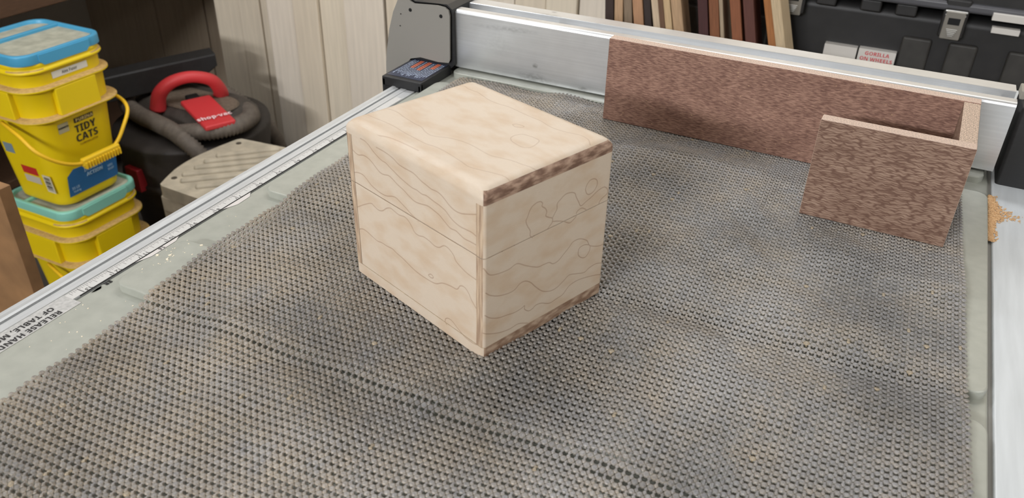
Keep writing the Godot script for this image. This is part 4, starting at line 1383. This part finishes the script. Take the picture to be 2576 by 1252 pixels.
func offcuts() -> void:
	# [name, colour words, r, g, b, width, x at the fence line, lean in degrees]
	var rows := [
		["walnut", "dark brown", 62, 46, 40, 0.015, 0.004, 4.6], ["board", "light tan", 200, 164, 128, 0.0148, 0.020, 4.6], ["board", "grey-brown", 146, 126, 104, 0.0145, 0.037, 6.8], ["board", "reddish tan", 192, 146, 110, 0.017, 0.057, 9.5],
		["walnut", "almost black", 56, 43, 39, 0.012, 0.073, 9.8], ["board", "creamy pale", 222, 198, 168, 0.0122, 0.088, 12.0], ["board", "mid brown", 114, 84, 62, 0.0087, 0.099, 12.4], ["board", "straw-coloured", 214, 184, 142, 0.0115, 0.109, 12.6], ["board", "honey brown", 196, 162, 126, 0.0171, 0.125, 13.2],
		["board", "deep maroon", 74, 38, 37, 0.0158, 0.167, 10.4], ["board", "chestnut brown", 138, 86, 54, 0.0156, 0.185, 10.8], ["strip", "pale grey", 178, 158, 132, 0.0062, 0.197, 11.5], ["board", "russet brown", 148, 90, 58, 0.016, 0.222, 13.0], ["board", "plum brown", 100, 58, 48, 0.0165, 0.243, 13.2],
		["board", "orange-brown", 178, 116, 64, 0.0118, 0.277, 16.4], ["board", "pale cream", 214, 190, 154, 0.0145, 0.291, 16.9]]
	for i in rows.size():
		var r: Array = rows[i]
		var lean := deg_to_rad(r[7])
		var near := 0.9697                        # they stand 4 cm nearer than where the widths were taken
		var up := Vector3(-sin(lean), cos(lean), 0)
		var length: float = 1.22 + 0.03 * (i % 4)
		var foot := Vector3(0.4585 + (r[6] - 0.4585) * near, -0.0755, 0) - up * ((T - 0.0755 - 0.004) / cos(lean))
		var deep: float = 0.040 + 0.006 * ((i * 5) % 4)
		var base := foot + Vector3(0, 0, -0.66 - deep / 2 - 0.0015 * (i % 3))
		var b := MB.new(base)
		rbox(b, base + Vector3(0, length / 2.0, 0), Vector3(r[5] * near, length, deep), 0.0012)
		var o := part("wood_offcut", [[b, mat(rgb(r[2], r[3], r[4]), 0.65, 0.0, M.fine, Vector3(60, 3, 1), Vector3(i * 0.13, i * 0.37, 0))]])
		o.rotation.z = lean
		tag(o, "%s wood offcut leaning upright %s" % [r[1], "in front of the black tool chest" if i > 8 else "between the panelled wall and the tool chest"], "offcut", "wood offcuts leaning behind the fence")


func tool_chest() -> void:
	var base := Vector3(0.42, -T, -0.92)
	var t := thing("tool_chest", "large black plastic tool chest with metal latches and white stickers", "tool chest", base)
	var plastic := mat(rgb(40, 39, 39), 0.5, 0.0, M.soft, Vector3(8, 8, 1))
	var b := MB.new(base)
	rbox(b, Vector3(0.42, -0.49, -0.95), Vector3(0.65, 0.955, 0.37), 0.015)
	var body := part("chest_body", [[b, plastic]], t)
	# raised ribs on the front
	for r in [[0.115, 0.17], [0.20, 0.255], [0.455, 0.497], [0.520, 0.560], [0.60, 0.655], [0.675, 0.715]]:
		b = MB.new(base)
		rbox(b, Vector3((r[0] + r[1]) / 2.0, -0.36, -0.764), Vector3(r[1] - r[0], 0.62, 0.012), 0.004)
		part("front_rib", [[b, mat(rgb(58, 56, 53), 0.55, 0.0, M.soft, Vector3(12, 12, 1))]], body)
	b = MB.new(base)
	rbox(b, Vector3(0.42, 0.048, -0.945), Vector3(0.68, 0.105, 0.39), 0.012)
	var lid := part("chest_lid", [[b, plastic]], t)
	b = MB.new(base)
	rbox(b, Vector3(0.42, 0.006, -0.752), Vector3(0.68, 0.014, 0.018), 0.005)
	part("lid_lip", [[b, mat(rgb(84, 84, 88), 0.35)]], lid)  # highlight along the rounded lip put into this paler grey
	for x in [0.335, 0.40, 0.45]:
		b = MB.new(base)
		rbox(b, Vector3(x, -0.010, -0.757), Vector3(0.03, 0.018, 0.014), 0.003)
		part("lid_lug", [[b, plastic]], lid)
	for x in [0.2885, 0.5165]:
		var y := -0.019 if x > 0.4 else -0.016
		b = MB.new(base)
		rbox(b, Vector3(x, y + 0.008, -0.749), Vector3(0.034, 0.056, 0.012), 0.003)
		part("latch_mount", [[b, plastic]], t)
		b = MB.new(base)
		var tilt := Basis(Vector3.RIGHT, 0.10)
		rbox(b, Vector3(x, y, -0.740), Vector3(0.0265, 0.043, 0.006), 0.002, tilt)
		var latch := part("latch", [[b, mat(rgb(158, 154, 146), 0.35, 0.4)]], t, "grey metal latch")
		b = MB.new(base)
		rbox(b, Vector3(x, y + 0.006, -0.7369), Vector3(0.016, 0.010, 0.0012), 0.0, tilt)
		part("latch_slot", [[b, M.black]], latch)
		for k in 5:
			b = MB.new(base)
			rbox(b, Vector3(x, y - 0.006 - k * 0.0024, -0.7372), Vector3(0.015 - k * 0.002, 0.0011, 0.0016), 0.0004, tilt)
			part("grip_ridge", [[b, M.steel]], latch)
		b = MB.new(base)
		tube(b, [Vector3(x - 0.0145, y + 0.020, -0.7375), Vector3(x + 0.0145, y + 0.020, -0.7375)], 0.0016, 8, true)
		tube(b, [Vector3(x - 0.0135, y + 0.0145, -0.7375), Vector3(x + 0.0135, y + 0.0145, -0.7375)], 0.0012, 8, true)
		part("latch_wire", [[b, M.steel]], latch)
	# stickers: picture panel (left plain), lettered panel, narrow panel below it; two label strips at the right
	var paper := mat(rgb(206, 202, 196), 0.5)
	for s in [["sticker", 0.347, 0.396, -0.106, -0.077], ["sticker", 0.3985, 0.453, -0.0965, -0.076], ["sticker", 0.3985, 0.453, -0.107, -0.0985], ["label_strip", 0.563, 0.606, -0.004, 0.006], ["label_strip", 0.567, 0.603, -0.0215, -0.0135]]:
		b = MB.new(base)
		var z := -0.7575 if s[4] < -0.05 else -0.741
		rbox(b, Vector3((s[1] + s[2]) / 2.0, (s[3] + s[4]) / 2.0, z - 0.002), Vector3(s[2] - s[1], s[4] - s[3], 0.016 if z < -0.75 else 0.012), 0.0005)
		part(s[0], [[b, paper]], t, "white paper sticker")
	var redm := mat(rgb(200, 70, 76), 0.6)
	letters("GORILLA", 0.0056, Vector3(0.4262, -0.0822, -0.7514), Vector3.RIGHT, Vector3.UP, redm, t, "lettering", true, HORIZONTAL_ALIGNMENT_CENTER, 1.1)
	letters("ON WHEELS", 0.0056, Vector3(0.4262, -0.0908, -0.7514), Vector3.RIGHT, Vector3.UP, redm, t, "lettering", true, HORIZONTAL_ALIGNMENT_CENTER, 1.1)


func bench() -> void:
	var base := Vector3(-1.9, -T, -0.4)
	var t := thing("workbench", "dark wooden workbench along the side wall, in shadow behind the pails", "workbench", base)
	var dark := mat(rgb(92, 66, 46), 0.7, 0.0, M.fine, Vector3(4, 40, 1))
	var b := MB.new(base)
	rbox(b, Vector3(-1.90, -0.075, -0.25), Vector3(0.86, 0.05, 2.45), 0.004)
	part("bench_top", [[b, dark]], t)
	b = MB.new(base)
	rbox(b, Vector3(-1.495, -0.19, -0.25), Vector3(0.025, 0.18, 2.42), 0.003)  # unseen apron, added and hung deep to shade the alcove wall
	part("apron", [[b, dark]], t)
	for z in [-0.9, -0.1, 0.9]:
		for x in [-2.25, -1.56]:
			if x > -2.0 and z == -0.9:
				continue
			b = MB.new(base)
			rbox(b, Vector3(x, -0.535, z), Vector3(0.07, 0.87, 0.07), 0.004)
			part("leg", [[b, dark]], t)
	b = MB.new(base)
	rbox(b, Vector3(-2.0, -0.80, -0.25), Vector3(0.56, 0.025, 2.3), 0.003)
	part("lower_shelf", [[b, dark]], t)


func dust() -> void:
	# sawdust spilled over the edge of the rear rail, and chips scattered over the open cast top
	var base := Vector3(0.56, 0.0, -0.09)
	var b := MB.new(base)
	var g := RandomNumberGenerator.new()
	g.seed = 5
	for k in 1500:
		var z := g.randf_range(-0.130, -0.045)
		var wide := 0.0035 + 0.012 * exp(-pow((z + 0.098) / 0.012, 2.0))
		var x := 0.5572 + absf(g.randfn(0.0, 0.6)) * wide
		var s := g.randf_range(0.0004, 0.0012)
		rbox(b, Vector3(x, 0.0004 + s * 0.3 * g.randf(), z), Vector3(s * 1.6, s * 0.7, s), 0.0, Basis.from_euler(Vector3(g.randf() * 0.5, g.randf() * TAU, g.randf() * 0.5)))
	var o := part("sawdust", [[b, mat(rgb(204, 166, 122), 0.9)]])
	tag(o, "small tan spill of sawdust beside the rear rail", "sawdust", "", "stuff")
	base = Vector3(0.02, 0.0062, 0.29)
	b = MB.new(base)
	for k in 44:
		var z := g.randf_range(0.20, 0.40)
		var x := g.randf_range(0.008, 0.04)
		if k < 22:
			z = g.randfn(0.272, 0.012)
			x = clampf(g.randfn(0.024, 0.006), 0.015, 0.036)
		var y := 0.0062 if z > 0.254 and z < 0.3175 and x > 0.0145 else 0.0
		var s := g.randf_range(0.0003, 0.0007) if k > 3 else 0.0013
		rbox(b, Vector3(x, y + s * 0.2, z), Vector3(s * 1.5, s * 0.5, s), 0.0, Basis(Vector3.UP, g.randf() * TAU))
	o = part("wood_chips", [[b, mat(rgb(238, 226, 204), 0.9)]])
	tag(o, "pale wood chips scattered on the bare cast top beside the scale", "wood chips", "", "stuff")
